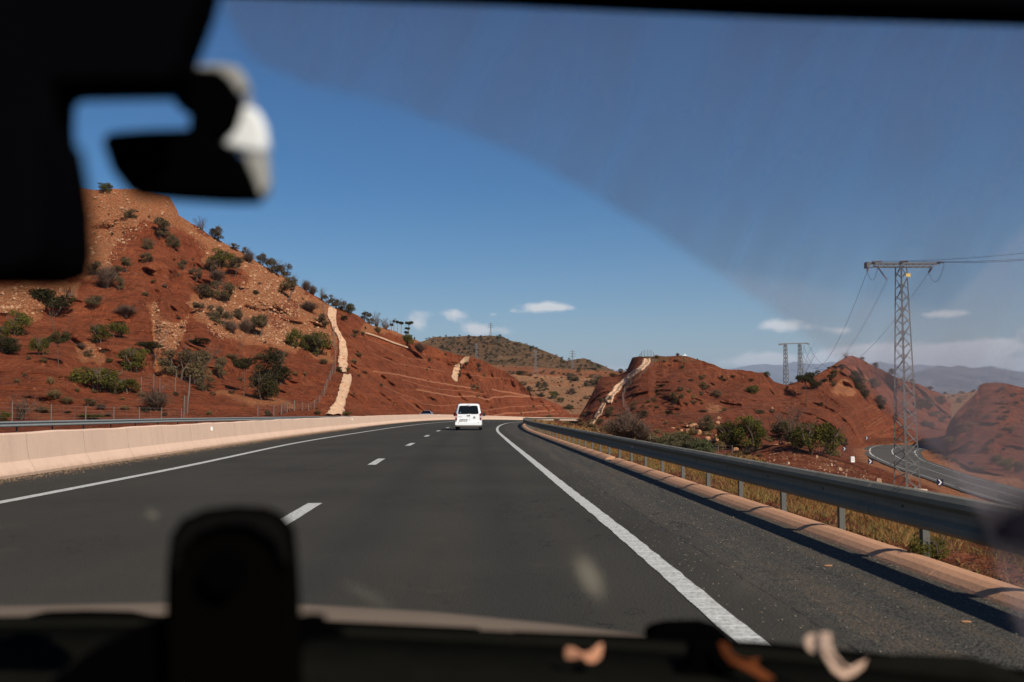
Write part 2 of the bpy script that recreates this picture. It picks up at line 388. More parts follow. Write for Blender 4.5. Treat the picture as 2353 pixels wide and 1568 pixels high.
def m_conc(name, col, along=False, dark=.75):
    m = bpy.data.materials.new(name); m.use_nodes = True; T = NT(m.node_tree)
    tc = T.n('ShaderNodeTexCoord').outputs['Object']
    c = T.mix(T.ramp(T.noise(tc, .8, 5, .65), .3, .75), tuple(x*dark for x in col), col)
    c = T.mix(T.math('MULTIPLY', T.ramp(T.noise(tc, 14, 4, .7), .5, .8), .35), c, tuple(x*.62 for x in col))
    ins = {}
    if along:
        al = T.attr('along').outputs['Fac']; up = T.attr('up').outputs['Fac']
        st = T.n('ShaderNodeCombineXYZ', {0: T.math('MULTIPLY', al, 2.2), 1: T.math('MULTIPLY', up, .35), 2: 0}).outputs[0]
        c = T.mix(T.math('MULTIPLY', T.ramp(T.noise(st, 1.4, 4, .7), .52, .8), .4), c, tuple(x*.66 for x in col))
        wob = T.math('ADD', al, T.math('MULTIPLY', T.noise(tc, 2.0, 3), .25))
        cr = T.math('LESS_THAN', T.math('ABSOLUTE', T.math('SUBTRACT', T.math('FRACT', T.math('MULTIPLY', wob, .31)), .5)), .0045)
        c = T.mix(T.math('MULTIPLY', cr, .5), c, tuple(x*.3 for x in col))
        dirt = T.ramp(T.math('ADD', up, T.math('MULTIPLY', T.noise(tc, 4, 4), .22)), .26, .10)
        c = T.mix(T.math('MULTIPLY', dirt, .6), c, (.34, .20, .12))
    b = T.n('ShaderNodeBump', {'Strength': .35, 'Distance': .015, 'Height': T.noise(tc, 22, 4, .7)})
    T.out(T.n('ShaderNodeBsdfPrincipled', {'Base Color': c, 'Roughness': .9, 'Specular IOR Level': .15, 'Normal': b.outputs[0]}).outputs[0])
    return m
M_BAR = m_conc('barrier_concrete', (.70, .49, .365), along=True, dark=.88)
M_KERB = m_conc('kerb_concrete', (.56, .30, .175)); M_CHUTE = m_conc('chute_concrete', (.66, .42, .265), dark=.62); M_PAD = m_conc('pad_concrete', (.55, .42, .31))

# ------------------------------------------------------------------ main road, opposite carriageway, markings
latv = np.linspace(0, 1, 60)
V = np.zeros((len(YS), 60, 3)); LAT = np.zeros((len(YS), 60))
for i, y in enumerate(YS):
    x = fB(y)-.1+(fK(y)+.35-fB(y)+.1)*latv
    V[i, :, 0] = x; V[i, :, 1] = y; V[i, :, 2] = road_h(x, y); LAT[i] = x-fR(y)
grid_mesh('road', V, M_ROAD, {'lat': LAT}, kind='structure')
V = np.zeros((len(YS), 20, 3)); LAT = np.full((len(YS), 20), -5.0)
for i, y in enumerate(YS):
    x = np.linspace(float(fB(y))-17.5+4*max(0, min(1, (y-60)/60)), float(fB(y))-.05, 20)
    V[i, :, 0] = x; V[i, :, 1] = y; V[i, :, 2] = float(fBh(y))-.012
grid_mesh('opposite_carriageway', V, M_ROAD, {'lat': LAT}, kind='structure')
def strip(name, segs, mat, w, f, jag=.0):
    """segs: list of y-arrays; painted strips 4 mm above the asphalt"""
    vs, fs, al = [], [], []
    for ys in segs:
        n0 = len(vs); s_acc = 0; last = None
        for y in ys:
            x = float(f(y)); sx, sy = side(f, y); jl, jr = (random.uniform(-jag, jag), random.uniform(-jag, jag))
            for k, j in ((-1, jl), (1, jr)):
                X = x+sx*(w/2*k+j); Y = y+sy*(w/2*k); vs.append((X, Y, float(road_h(X, Y))+.006)); al.append(y)
        for i in range(len(ys)-1):
            a = n0+2*i; fs.append((a, a+1, a+3, a+2))
    me = bpy.data.meshes.new(name); me.from_pydata(vs, [], fs); me.update()
    at = me.attributes.new('along', 'FLOAT', 'POINT'); at.data.foreach_set('value', al)
    return tag(link(name, me, mat), kind='structure')
strip('edge_line', [np.concatenate([np.arange(-6, 40, .2), np.arange(40, 150, 1), np.arange(150, 340, 4)])], M_LINEB, .175, fR, .008)
strip('edge_line', [np.concatenate([np.arange(-6, 40, .5), np.arange(40, 150, 1), np.arange(150, 340, 4)])], M_LINE, .21, fL, .006)
strip('lane_dashes', [np.linspace(14.3+13.15*k-3.1, 14.3+13.15*k, 9) for k in range(-1, 22)], M_LINE, .20, fD, .004)

# concrete median barrier, new-jersey profile
bys = np.concatenate([np.arange(-6, 60, .5), np.arange(60, 200, 2), np.arange(200, 448, 4)])
prof = [(.32, 0), (.32, .06), (.17, .30), (.09, .84), (.06, .87), (-.06, .87), (-.09, .84), (-.17, .30), (-.32, .06), (-.32, 0)]
V = np.zeros((len(bys), 10, 3)); AL = np.zeros((len(bys), 10)); UP = np.zeros((len(bys), 10))
for i, y in enumerate(bys):
    x = float(fB(y))-.32; sx, sy = side(fB, y); h = float(fBh(y))
    wv = .008*sin(y*.9)+.006*sin(y*2.3)
    for k, (a, b) in enumerate(prof):
        V[i, k] = (x+sx*a, y+sy*a, h+b+(wv if b > .5 else 0)); AL[i, k] = y; UP[i, k] = b
bar = grid_mesh('concrete_barrier', V, M_BAR, {'along': AL, 'up': UP}, smooth=False)
tag(bar, 'long pinkish concrete median barrier along the left edge of the road', 'barrier')
M_REFL = plain('reflector_white', (.75, .76, .74), .4); M_RUST = plain('rust_stain', (.16, .07, .03), .9)
for px, py, dd in ((ZC(1662, 998)[0], ZC(1662, 998)[1], 0), (ZB(803, 1522)[0], ZB(803, 1522)[1], 0), (ZF(455, 347)[0], ZF(455, 347)[1], 0)):
    best = min(np.arange(20, 180, .25), key=lambda y: abs(1176.5+(float(fB(y))-.2)/y*FPX-px))
    x = float(fB(best))-.19
    m_ = MB().box((x, best, .66), (.10, .03, .13)); m_.box((x-.03, best, .60), (.08, .02, .05)); m_.build('reflector', M_REFL, bar)
# grit and dry litter lying along the barrier foot
def litter(name, n, xf, ys_, spread, size, mat, mat2=None):
    vs, fs = [], []
    for k in range(n):
        y = random.uniform(*ys_)**1.0; u = abs(random.gauss(0, spread)); x = xf(y)+u
        s = size*random.uniform(.4, 1.5); a = random.uniform(0, pi); z = float(road_h(x, y))+.004
        n0 = len(vs); h = s*random.uniform(.3, .8)
        for q in range(4):
            r = s*random.uniform(.6, 1.2); vs.append((x+r*cos(a+q*pi/2), y+r*sin(a+q*pi/2)*1.3, z))
        vs.append((x+random.uniform(-.3, .3)*s, y, z+h))
        fs += [(n0+q, n0+(q+1) % 4, n0+4) for q in range(4)]
    me = bpy.data.meshes.new(name); me.from_pydata(vs, [], fs); me.update(); return link(name, me, mat)
M_GRIT = plain('grit', (.22, .14, .085), .95, var=.5, scale=3)
g = litter('gravel', 8000, lambda y: float(fB(y))+.02, (10, 75), .30, .014, M_GRIT)
tag(g, 'loose gravel and dry litter along the foot of the concrete barrier', 'gravel', kind='stuff')
g = litter('gravel', 3800, lambda y: float(fK(y))-.02-1.9*random.random()**1.3, (4, 40), .05, .006, plain('chips', (.24, .20, .155), .9, var=.5, scale=5))
tag(g, 'scattered pale stone chips on the asphalt hard shoulder', 'gravel', kind='stuff')

# kerb: low rounded concrete kerb cast in one-metre lengths
kp = [(0, 0), (.02, .022), (.07, .060), (.13, .085), (.20, .092), (.27, .075), (.27, -.1), (0, -.1)]
mk = MB(); y = -5.0
while y < 130:
    L = 1.0 if y < 40 else 2.0
    if not (25.2 < y < 26.6):
        mk.sweep(path(fK, np.linspace(y, y+L-.004, 3), dz=random.uniform(-.001, .001)), kp)
    y += L
tag(mk.build('kerb', M_KERB, smooth=False), kind='structure')
mk = MB(); mk.sweep(path(fK, np.arange(130, 330, 4.0)), kp); tag(mk.build('kerb', M_KERB), kind='structure')
# concrete spillway pad where the kerb opens
mp_ = MB().sweep([((float(fK(y_))+.0, y_, float(road_h(float(fK(y_)), y_))-.02), side(fK, y_)) for y_ in (24.9, 26, 27)], [(0, 0), (.3, .03), (3.6, -.25), (3.6, -.4), (0, -.2)])
tag(mp_.build('drain_apron', M_PAD), 'pale concrete drain apron opening through the kerb under the guardrail', 'drain')
# ------------------------------------------------------------------ guardrails
M_GALV = plain('galvanised_steel', (.165, .150, .115), .75, spec=.15, metal=.0, var=.25, scale=5, bump=.15, bscale=12)
M_POST = plain('post_steel', (.105, .105, .095), .8, spec=.1, metal=.0, var=.2, scale=6)
M_DKST = plain('bolt_steel', (.08, .07, .06), .7)
def guardrail(name, label, f, off, ys, y_posts, face, top=.66, group=None, hf=None, postoff=.17, mt=None):
    """face -1: waves point to -x, +1: to +x"""
    root = empty(name, (0, 0, 0)); tag(root, label, 'guardrail', group)
    W_ = [(0, top), (.045, top-.008), (.082, top-.045), (.082, top-.085), (.03, top-.13), (.022, top-.165), (.03, top-.20), (.082, top-.235), (.082, top-.28), (.045, top-.315), (0, top-.32)]
    pr = [(a*face, b) for a, b in W_]+[((a-.006)*face, b) for a, b in W_[::-1]]
    MB().sweep(path(f, ys, off=off, hf=hf), pr).build('beam', mt or M_GALV, root)
    for y in np.arange(5.3, 110, 4.0) if face < 0 else []:
        MB().sweep(path(f, [y, y+.16, y+.32], off=off-.004, hf=hf), pr).build('splice', mt or M_GALV, root)
    for y in y_posts:
        x = float(f(y))+off; s_ = side(f, y); h = hf(x, y) if hf else float(road_h(x, y))
        X = x-face*postoff*s_[0]; a = atan2(s_[1], s_[0]); M = Matrix.Rotation(a, 3, 'Z')
        m = MB().box((X, y, h+(top-.06)/2-.35), (.055, .006, top-.06+.7), M)      # web of the channel
        m.box((X-.028, y+.03, h+(top-.06)/2-.35), (.006, .06, top-.06+.7), M); m.box((X+.028, y+.03, h+(top-.06)/2-.35), (.006, .06, top-.06+.7), M)
        m.box((x-face*.085, y+.02, h+top-.16), (.12, .05, .16), M)                 # spacer block
        m.build('post', M_POST, root)
        if y < 34:
            for q in (-.05, .05): MB().box((x+face*.05, y+q, h+top-.004), (.05, .014, .012), M).build('slot', M_DKST, root)
            MB().disc((x+face*.026, y, h+top-.165), (1, 0, 0), .016, .012, 8).build('bolt', M_DKST, root)
    return root
rail_ys = np.concatenate([np.arange(1, 60, .5), np.arange(60, 200, 2), np.arange(200, 330, 4)])
gr = guardrail('guardrail', 'long grey steel guardrail curving along the right-hand kerb of the road', fK, .14, rail_ys,
               [y for y in np.arange(4.75, 120, 1.97)]+[y for y in np.arange(124, 300, 4.5)], -1)
for y in (23.1, 46.0): MB().prism([(float(fK(y))+.15, y, .55), (float(fK(y))+.10, y+.02, .50), (float(fK(y))+.10, y+.02, .42), (float(fK(y))+.15, y, .38)],
        [(float(fK(y))+.20, y+.25, .53), (float(fK(y))+.18, y+.25, .50), (float(fK(y))+.18, y+.25, .43), (float(fK(y))+.20, y+.25, .40)]).build('reflector', M_REFL, gr)
fO = curve([(20,-29.5),(40,-29.0),(55,-28.2),(80,-27),(112,-25.0),(150,-23),(190,-20),(230,-15),(280,-7),(330,4),(400,24)])
M_GALVB = plain('bright_galvanised_steel', (.26, .27, .26), .55, metal=.3, var=.15, scale=3)
go = guardrail('guardrail', 'grey steel guardrail behind the concrete barrier, at the foot of the left hill', fO, 0,
               np.concatenate([np.arange(30, 120, 1.0), np.arange(120, 300, 4.0)]), np.arange(33, 150, 4.0), +1, top=.74, mt=M_GALVB,
               hf=lambda x, y: float(np.interp(y, [0, 80, 150, 230, 330], [-.02, -.02, -.2, -.8, -2])))

# ------------------------------------------------------------------ lower road on the right, then land
KD = (6.6+CH)*FPX
def low(px, py): d = KD/(py-944); p = P(px, py, d); return (p.x, p.y)
outer = [low(*p) for p in ((3000,1420),(2700,1290),(2500,1215),(2330,1158.7),(2210,1122.5),(2120,1092),(2049.5,1067.7),(2002.7,1046.3),(1995.5,1035.5),(2001,1027.6),(2022.8,1022),(2055,1019.4),(2110,1019.5),(2175,1021),(2260,1022))]
inner = [low(*p) for p in ((3000,1348),(2700,1238),(2500,1175),(2352.6,1126.6),(2236.8,1095.8),(2170,1074),(2121.8,1056.7),(2109,1045.6),(2105.7,1037.6),(2111,1033.6),(2121,1030.8),(2137,1028.6),(2160,1027.8),(2190,1027.6),(2275,1027.5))]
def resample(pts, n):
    p = np.array(pts); # Catmull-Rom densify then uniform
    q = []
    for i in range(len(p)-1):
        a, b, c, d = p[max(i-1, 0)], p[i], p[i+1], p[min(i+2, len(p)-1)]
        for t in np.linspace(0, 1, 12, endpoint=False):
            q.append(.5*((2*b)+(c-a)*t+(2*a-5*b+4*c-d)*t*t+(3*b-a-3*c+d)*t**3))
    q.append(p[-1]); q = np.array(q); s = np.concatenate([[0], np.cumsum(np.linalg.norm(np.diff(q, axis=0), axis=1))])
    u = np.linspace(0, s[-1], n); return np.stack([np.interp(u, s, q[:, k]) for k in (0, 1)], 1)
# pair the two edges by index so that the cross-sections stay square through the bend
N2 = 14*12+1
def dens(pts):
    p = np.array(pts); q = []
    for i in range(len(p)-1):
        a, b, c, d = p[max(i-1, 0)], p[i], p[i+1], p[min(i+2, len(p)-1)]
        for t in np.linspace(0, 1, 12, endpoint=False): q.append(.5*((2*b)+(c-a)*t+(2*a-5*b+4*c-d)*t*t+(3*b-a-3*c+d)*t**3))
    q.append(p[-1]); return np.array(q)
ro, ri = dens(outer), dens(inner); mid2 = (ro+ri)/2
LOWH = -6.6
V = np.zeros((len(ro), 9, 3)); LAT = np.full((len(ro), 9), -3.0)
for k, t in enumerate(np.linspace(-.10, 1.10, 9)):
    V[:, k, :2] = ro+(ri-ro)*t; V[:, k, 2] = LOWH
grid_mesh('lower_road', V, M_ROAD2, {'lat': LAT}, kind='structure')
def strip2(t0, w, dashes, name='edge_line'):
    vs, fs = [], []; c = ro+(ri-ro)*t0; d = (ri-ro)/np.linalg.norm(ri-ro, axis=1)[:, None]
    seglen = np.concatenate([[0], np.cumsum(np.linalg.norm(np.diff(c, axis=0), axis=1))])
    us = np.arange(0, seglen[-1], 1.0)
    cx, cy = np.interp(us, seglen, c[:, 0]), np.interp(us, seglen, c[:, 1]); dx, dy = np.interp(us, seglen, d[:, 0]), np.interp(us, seglen, d[:, 1])
    for i in range(len(us)-1):
        if dashes and (us[i] % dashes[1]) > dashes[0]: continue
        n = len(vs)
        for j in (i, i+1):
            vs.append((cx[j]-dx[j]*w/2, cy[j]-dy[j]*w/2, LOWH+.008)); vs.append((cx[j]+dx[j]*w/2, cy[j]+dy[j]*w/2, LOWH+.008))
        fs.append((n, n+1, n+3, n+2))
    me = bpy.data.meshes.new(name); me.from_pydata(vs, [], fs); me.update(); tag(link(name, me, M_LINE), kind='structure')
strip2(.03, .30, (20, 23)); strip2(.97, .26, (20, 23)); strip2(.5, .24, None, 'centre_line')

CTRL = [(12.6,160,-1.0),(8,120,-1.3),(13,115,-2.0),(20,81,-3.0),(30,165,-3.0),(29,128,-3.6),(37,90,-6.1),(34,88,-5.8),(22,60,-4.0),(16,40,-2.3),(14,25,-2.0),(25,40,-4.8),(30,60,-5.8),(12,60,-1.8),(13,80,-1.9),
        (35,110,-4.6),(42,140,-5.2),(40,115,-6.3),(50,190,-5.5),(45,230,-4),(70,260,-6.0),(20,200,-1.6),(30,260,-2.2),(60,100,-6.8),(60,140,-6.7),(90,190,-6.6),(26,30,-6),(35,45,-6.6),(28,20,-6),(28,8,-5),(60,30,-7),(60,60,-7),(100,100,-7),(100,300,-7),(200,200,-8),(200,50,-8),(200,400,-8),(35,340,-3),(60,400,-4),(120,450,-5)]
CA = np.array(CTRL, float)
def valley(x, y):
    d2 = (x[..., None]-CA[:, 0])**2+(y[..., None]-CA[:, 1])**2+4; w = d2**-2.0
    h = (w*CA[:, 2]).sum(-1)/w.sum(-1)
    m = np.full(x.shape, 1e9)
    for i in range(0, len(mid2), 2): m = np.minimum(m, (x-mid2[i, 0])**2+(y-mid2[i, 1])**2)
    m = np.sqrt(m); k = sharpf(m, 4.2, 13); return (LOWH-.12)*(1-k)+h*k, m
def right_h(u, y):
    x = fK(y)+u; hr = road_h(fK(y), y)
    v, m = valley(x, y)
    shoulder = hr+.05-.07*np.clip(u-.6, 0, 4)-.02*np.clip(u-.6, 0, 4)**2
    k = sharpf(u, 2.2, 12.5)
    h = shoulder*(1-k)+v*k
    rough = vnoise(x, y, 0*x, .35, 4)*.14*np.clip((u-.6)/3, 0, 1)+vnoise(x, y, 0*x, .06, 3, 5)*.5*np.clip((u-6)/20, 0, 1)
    return x, h+rough*np.clip((m-4)/3, 0, 1), m
us = np.concatenate([np.linspace(.26, 3, 24), np.linspace(3.2, 40, 110), np.geomspace(41, 260, 40)])
ysr = np.concatenate([np.arange(-8, 50, .5), np.arange(50, 130, 1), np.arange(130, 300, 2), np.arange(300, 520, 6)])
U, Y = np.meshgrid(us, ysr); X, H, MD = right_h(U, Y)
H[:, 0] -= .2
scr = np.clip(.75-np.abs(U-1.6)/4.5, 0, 1)*(.7+.3*vnoise(X, Y, 0*X, .2))+.42*np.clip(vnoise(X, Y, 0*X, .09, 3), 0, 1)
V = np.stack([X, Y, H], -1)
vg = grid_mesh('ground', V, M_VERGE, {'pale': np.clip(.95-np.abs(MD-4.5)/5, 0, .75)+.35*np.clip(1-U/6, 0, 1), 'line': 0*U, 'scrub': scr}, kind='structure')
vg.data.materials.clear(); vg.data.materials.append(M_EARTHR)
# bottom land: one wide sheet to the horizon
a = np.sinh(np.linspace(-8.0, 8.0, 150))*9; X, Y = np.meshgrid(a, a+20)
Hs = np.where(X < fB(np.clip(Y, -8, 450)), -.35-.0*X, -9.0); Hs = np.where((Y > 520) | (Y < -12), -9.0, Hs)
Hs = np.where((X > fB(np.clip(Y, -8, 450))-1) & (X < 300) & (Y > -10) & (Y < 520), -9.0, Hs)
grid_mesh('ground', np.stack([X, Y, Hs], -1), M_EARTH, {'pale': .3+0*X, 'line': 0*X, 'scrub': .3+0*X}, kind='structure')

# ------------------------------------------------------------------ hills: each a real slope between a measured foot and a measured ridge
BV = []
def hill(name, ridge, foot, mat, nu, nv, gam=1.0, amp=3.0, nsc=.03, back=(8, 60), rough=.8, masks=None, bulge=None, kind='structure', gul=0, frame=None, smooth=34):
    """ridge: [(px,py,dist)], foot the same; gam(px): how the slope gathers distance"""
    rp = np.array([r for r in ridge], float); fp = np.array(foot, float)
    px0, px1 = (max(rp[0, 0], fp[0, 0]), min(rp[-1, 0], fp[-1, 0])) if frame is None else frame
    PX = np.linspace(px0, px1, nu)
    ry, rd = np.interp(PX, rp[:, 0], rp[:, 1]), np.interp(PX, rp[:, 0], rp[:, 2])
    fy, fd = np.interp(PX, fp[:, 0], fp[:, 1]), np.interp(PX, fp[:, 0], fp[:, 2])
    jit = vnoise(PX, 0*PX, 0*PX, .05, 5)*rough; ry = ry+jit
    Tt = np.linspace(0, 1, nv)[:, None]; g = gam(PX)[None, :] if callable(gam) else gam
    wk = max(1, int(smooth/((px1-px0)/nu))); kk = np.hanning(2*wk+3)[1:-1]; kk /= kk.sum()
    sm = lambda a: np.convolve(np.pad(a, wk, mode='edge'), kk, 'valid')
    rys, rds = sm(ry), sm(rd)
    PY = fy+(ry-fy)*Tt; DD = fd+(rds-fd)*np.clip((fy-PY)/(fy-rys), 0, 1.25)**g
    PXg = np.broadcast_to(PX, PY.shape)
    def unproj(PXg, PY, DD):
        cx, cy = (PXg-1176.5)/FPX, (784-PY)/FPX
        ry_ = cos(PITCH)-sin(PITCH)*cy; rz = sin(PITCH)+cos(PITCH)*cy
        return np.stack([cx/ry_*DD, DD+0*cx, CH+rz/ry_*DD], -1)
    V = unproj(PXg, PY, DD)
    edge = np.clip(np.minimum(Tt*6, (1-Tt)*5), 0, 1)
    nz = vnoise(V[..., 0], V[..., 1]*.5, V[..., 2], nsc, 5, 3)*amp+vnoise(V[..., 0], V[..., 1]*.6, V[..., 2]*.7, nsc*6, 4, 77)*amp*.45
    if amp < 8:
        zz_ = V[..., 2]+.06*V[..., 0]+vnoise(V[..., 0], V[..., 1], V[..., 2], .05, 3, 61)*1.6
        nz = nz+1.5*vnoise(V[..., 0]*.02, V[..., 1]*.02, zz_, .75, 3, 13)*np.clip(vnoise(V[..., 0], V[..., 1], V[..., 2], .035, 2, 91)+.45, 0, 1)+.9*np.abs(vnoise(V[..., 0], V[..., 1]*.7, V[..., 2]*.1, .33, 3, 19))
    if gul: nz = nz+gul*np.abs(vnoise(V[..., 0]*1.0, V[..., 1]*.7, V[..., 2]*.14, nsc*3.2, 3, 31))
    if bulge is not None: nz = nz+bulge(PXg, PY)
    DD2 = DD+nz*edge; V = unproj(PXg, PY, DD2)
    at = {'pale': 0*PY, 'line': 0*PY, 'scrub': 0*PY}
    if masks: at.update(masks(PXg, PY))
    # the far side falls away behind the ridge
    nb = 7; VB = np.zeros((nb, nu, 3))
    for k in range(nb):
        s_ = (k+1)/nb; top = V[-1]; hh = top[:, 2]-(-9)
        VB[k, :, 0] = top[:, 0]*(1+back[1]*s_/np.maximum(rd, 1)); VB[k, :, 1] = top[:, 1]+back[1]*s_
        VB[k, :, 2] = top[:, 2]-hh*(s_**1.6)*.98 - .2*back[1]*s_*0
    VB[0, :, 2] = np.minimum(VB[0, :, 2], V[-1, :, 2]-.3)
    # skirt in front, under the ground
    SK = V[0:1].copy(); SK[..., 2] -= 4
    VV = np.concatenate([SK, V, VB], 0)
    at = {k: np.concatenate([a[:1], a, np.repeat(a[-1:], nb, 0)], 0) for k, a in at.items()}
    o = grid_mesh(name, VV, mat, at, kind=kind)
    idx = np.arange(VV.shape[0]*nu).reshape(VV.shape[0], nu)
    q = np.stack([idx[:-1, :-1], idx[:-1, 1:], idx[1:, 1:], idx[1:, :-1]], -1).reshape(-1, 4)
    BV.append(BVHTree.FromPolygons([tuple(v) for v in VV.reshape(-1, 3)], [tuple(int(i) for i in f) for f in q]))
    return o, PX, fy, ry
def zz(f, pts, d=None): return [(*f(p[0], p[1]), *(p[2:] if len(p) > 2 else (d,))) for p in pts]
def polys(f, *lst): return [[f(*p) for p in l] for l in lst]

# left hill
rid = zz(ZA, [(-520,60,175),(0,118,185),(240,150,187),(450,250,190),(680,313,194),(860,308,196),(1050,302,198),(1320,360,200),(1335,375,200),(1390,470,202),(1400,512,203),(1450,548,204),(1540,602,206),(1650,668,208),(1760,732,209),(1880,795,210),(2000,868,210),(2200,985,212),(2352,1070,214)])[:-1] \
    + zz(ZB, [(0,282,214),(150,350,216),(280,412,217),(400,492,218),(480,545,219),(560,585,220),(640,640,221),(690,650,221),(760,680,223),(840,702,226),(900,750,230),(960,792,234),(1010,800,237),(1060,812,239),(1100,822,242),(1200,862,247),(1290,900,252),(1380,938,256),(1500,985,262),(1620,1015,268),(1700,1036,274),(1760,1040,278),(1810,1056,284),(1900,1105,296),(2000,1150,312),(2080,1200,328),(2140,1255,342),(2200,1315,358)]) \
    + zz(ZD, [(270,752,372),(340,770,386),(400,800,396),(480,835,406),(540,880,412),(600,934,416)])
def footd(px): return float(np.interp(px, [-300,0,250,400,600,700,770,850,950,1050,1120,1200,1240,1324,1340], [52,60,74,85,104,120,128,146,176,222,256,312,342,404,410]))
foot = [(px, 944+(CH+float(np.interp(footd(px), [0,120,150,230,330,400], [.3,.3,.5,1.2,2.6,3.4])))*FPX/footd(px), footd(px)) for px in np.linspace(-160, 1326, 60)]
PALE_L = polys(ZA, [(1180,540),(1420,630),(1640,770),(1580,850),(1900,900),(1960,1000),(1850,1120),(1500,1120),(1470,1200),(1600,1370),(1780,1480),(2000,1510),(2380,1580),(2380,1040),(2000,800),(1540,640),(1390,400),(1320,250),(600,250),(640,640),(1000,545)],
     [(600,540),(1110,545),(1000,620),(870,750),(830,830),(855,930),(690,1010),(600,1000)], [(-520,1050),(650,1050),(560,1200),(300,1290),(230,1330),(90,1280),(-520,1300)],
     [(1195,1190),(1235,1200),(1255,1340),(1390,1370),(1500,1270),(1440,1350),(1430,1480),(1400,1600),(1210,1600),(1190,1480)]) \
   + polys(ZB, [(-10,250),(280,380),(560,640),(640,640),(620,800),(680,960),(640,1060),(560,1050),(480,1000),(300,960),(200,950),(-10,915)], [(870,740),(1100,800),(1390,930),(1380,960),(1100,880),(900,830)]) \
   + polys(ZC, [(1205,160),(1240,330),(1190,420),(1260,640),(1300,540),(1330,380),(1450,330),(1440,200),(1380,180)],[(1640,700),(1900,760),(2250,800),(2340,850),(2100,820),(1900,800),(1700,740)], [(590,380),(700,330),(820,420),(780,480),(640,450)])
RED_L = polys(ZA, [(1200,545),(1400,640),(1560,800),(1600,960),(1480,1130),(1440,1300),(1300,1250),(1150,1150),(1120,950),(1000,700)], [(2080,1210),(2352,1150),(2352,1330),(2200,1400),(2100,1330)])
LINES = [(ZB, [(930,900),(1000,925),(1100,985),(1250,1050),(1390,1060)], 1.0), (ZB, [(960,1010),(1150,1090),(1300,1110),(1400,1130),(1530,1150)], 1.0),
   (ZB, [(970,1150),(1150,1172),(1230,1192),(1300,1205),(1500,1243),(1700,1275),(1760,1285)], 1.7), (ZB, [(1200,1215),(1350,1260),(1500,1290),(1650,1300),(1820,1325)], 1.0),
   (ZB, [(1310,1292),(1450,1318),(1600,1345),(1750,1345),(1830,1360),(1870,1372),(1900,1352),(2000,1345),(2200,1350),(2260,1352)], 1.9),
   (ZB, [(1040,1260),(1120,1300),(1200,1335),(1290,1360),(1350,1402),(1500,1420),(1620,1408),(1750,1430),(1850,1455),(1950,1437),(2100,1425),(2352,1418)], 1.3),
   (ZB, [(1180,1350),(1280,1420),(1330,1460),(1400,1478)], 1.3), (ZB, [(1920,1492),(2000,1478),(2100,1478),(2250,1465),(2380,1455)], 1.7), (ZB, [(1900,1290),(2000,1310),(2110,1330),(2230,1350)], 2.0),
   (ZB, [(1700,1190),(1760,1180),(1850,1195),(2000,1200),(2080,1215)], .9), (ZB, [(1250,975),(1330,1000),(1420,1030)], .8), (ZB, [(870,880),(900,940),(960,985)], .8), (ZB, [(2200,1500),(2300,1490),(2420,1480)], 1.2)]
LN = [(np.array([f(*p) for p in l]), w) for f, l, w in LINES]
DCREV = np.array([ZF(940,40), ZF(1000,140), ZF(1040,205), ZF(1080,262), ZF(1110,330)])   # steep gully in the cutting
def line_mask(X, Y, L, w):
    wob = vnoise(X, 0*X, 0*X, .13, 3)*.9
    yl = np.interp(X, L[:, 0], L[:, 1])+wob; ins = (X > L[0, 0]-2) & (X < L[-1, 0]+2)
    return np.exp(-((Y-yl)/(w*1.15))**2)*ins, yl, ins
def masks_left(X, Y):
    jx = vnoise(X, Y, 0*X, .03, 4, 2)*13; jy = vnoise(X, Y, 0*X, .03, 4, 9)*13
    def once(ox, oy):
        A = np.zeros(X.shape)
        for p in PALE_L: A = np.maximum(A, in_poly(X+jx+ox, Y+jy+oy, p).astype(float))
        for p in RED_L: A = A*(1-in_poly(X+jx+ox, Y+jy+oy, p)*.85)
        return A
    A = sum(once(9*cos(q*1.05)*(.4+.6*(q % 2)), 9*sin(q*1.05)*(.4+.6*(q % 2))) for q in range(6))/6
    ln = np.zeros(X.shape)
    for L, w in LN: ln = np.maximum(ln, line_mask(X, Y, L, w)[0]*(.75 if w < 1.5 else 1))
    cut = (X > 800); s = .12*(~cut)
    return {'pale': A*.9+.16*(~cut)+.02, 'line': np.maximum(ln, .30*cut), 'scrub': s+0*X}
def bulge_left(X, Y):
    r = 0*X
    for L, w in LN:
        m, yl, ins = line_mask(X, Y, L, w); ins = sharpf(X, L[0, 0], L[0, 0]+22)*(1-sharpf(X, L[-1, 0]-22, L[-1, 0])); r = r+ins*1.6*(w/1.6)*(1/(1+np.exp(np.clip((Y-yl)/1.2, -30, 30))))
    xc = np.interp(Y, DCREV[:, 1], DCREV[:, 0]); r = r+1.8*np.exp(-((X-xc)/4.5)**2)*sharpf(Y, 892, 905)
    # ravine lines of the natural slope
    for pts, dp, wd in (((ZA(1120,900), ZA(1210,1150), ZA(1230,1400), ZC(1230,640)), 3.2, 12), ((ZA(1400,900), ZA(1330,1150), ZA(1400,1400), ZC(1330,420)), 3.0, 12), ((ZA(1640,1000), ZA(1500,1300), ZC(1420,330)), 3, 14), ((ZA(600,1350), ZC(560,300), ZC(650,450)), 3, 10)):
        a = np.array(pts); a = a[np.argsort(a[:, 1])]
        xc = np.interp(Y, a[:, 1], a[:, 0])+vnoise(Y, 0*Y, 0*Y, .03)*8; r = r+dp*np.exp(-((X-xc)/wd)**2)*sharpf(Y, a[0, 1], a[0, 1]+20)*(1-sharpf(Y, a[-1, 1]-15, a[-1, 1]))
    # broad spur
    r = r-9*np.exp(-((X-470)/70)**2-((Y-790)/60)**2)-8*np.exp(-((X-120)/90)**2-((Y-850)/40)**2)-6*np.exp(-((X-640)/60)**2-((Y-840)/40)**2)
    return r
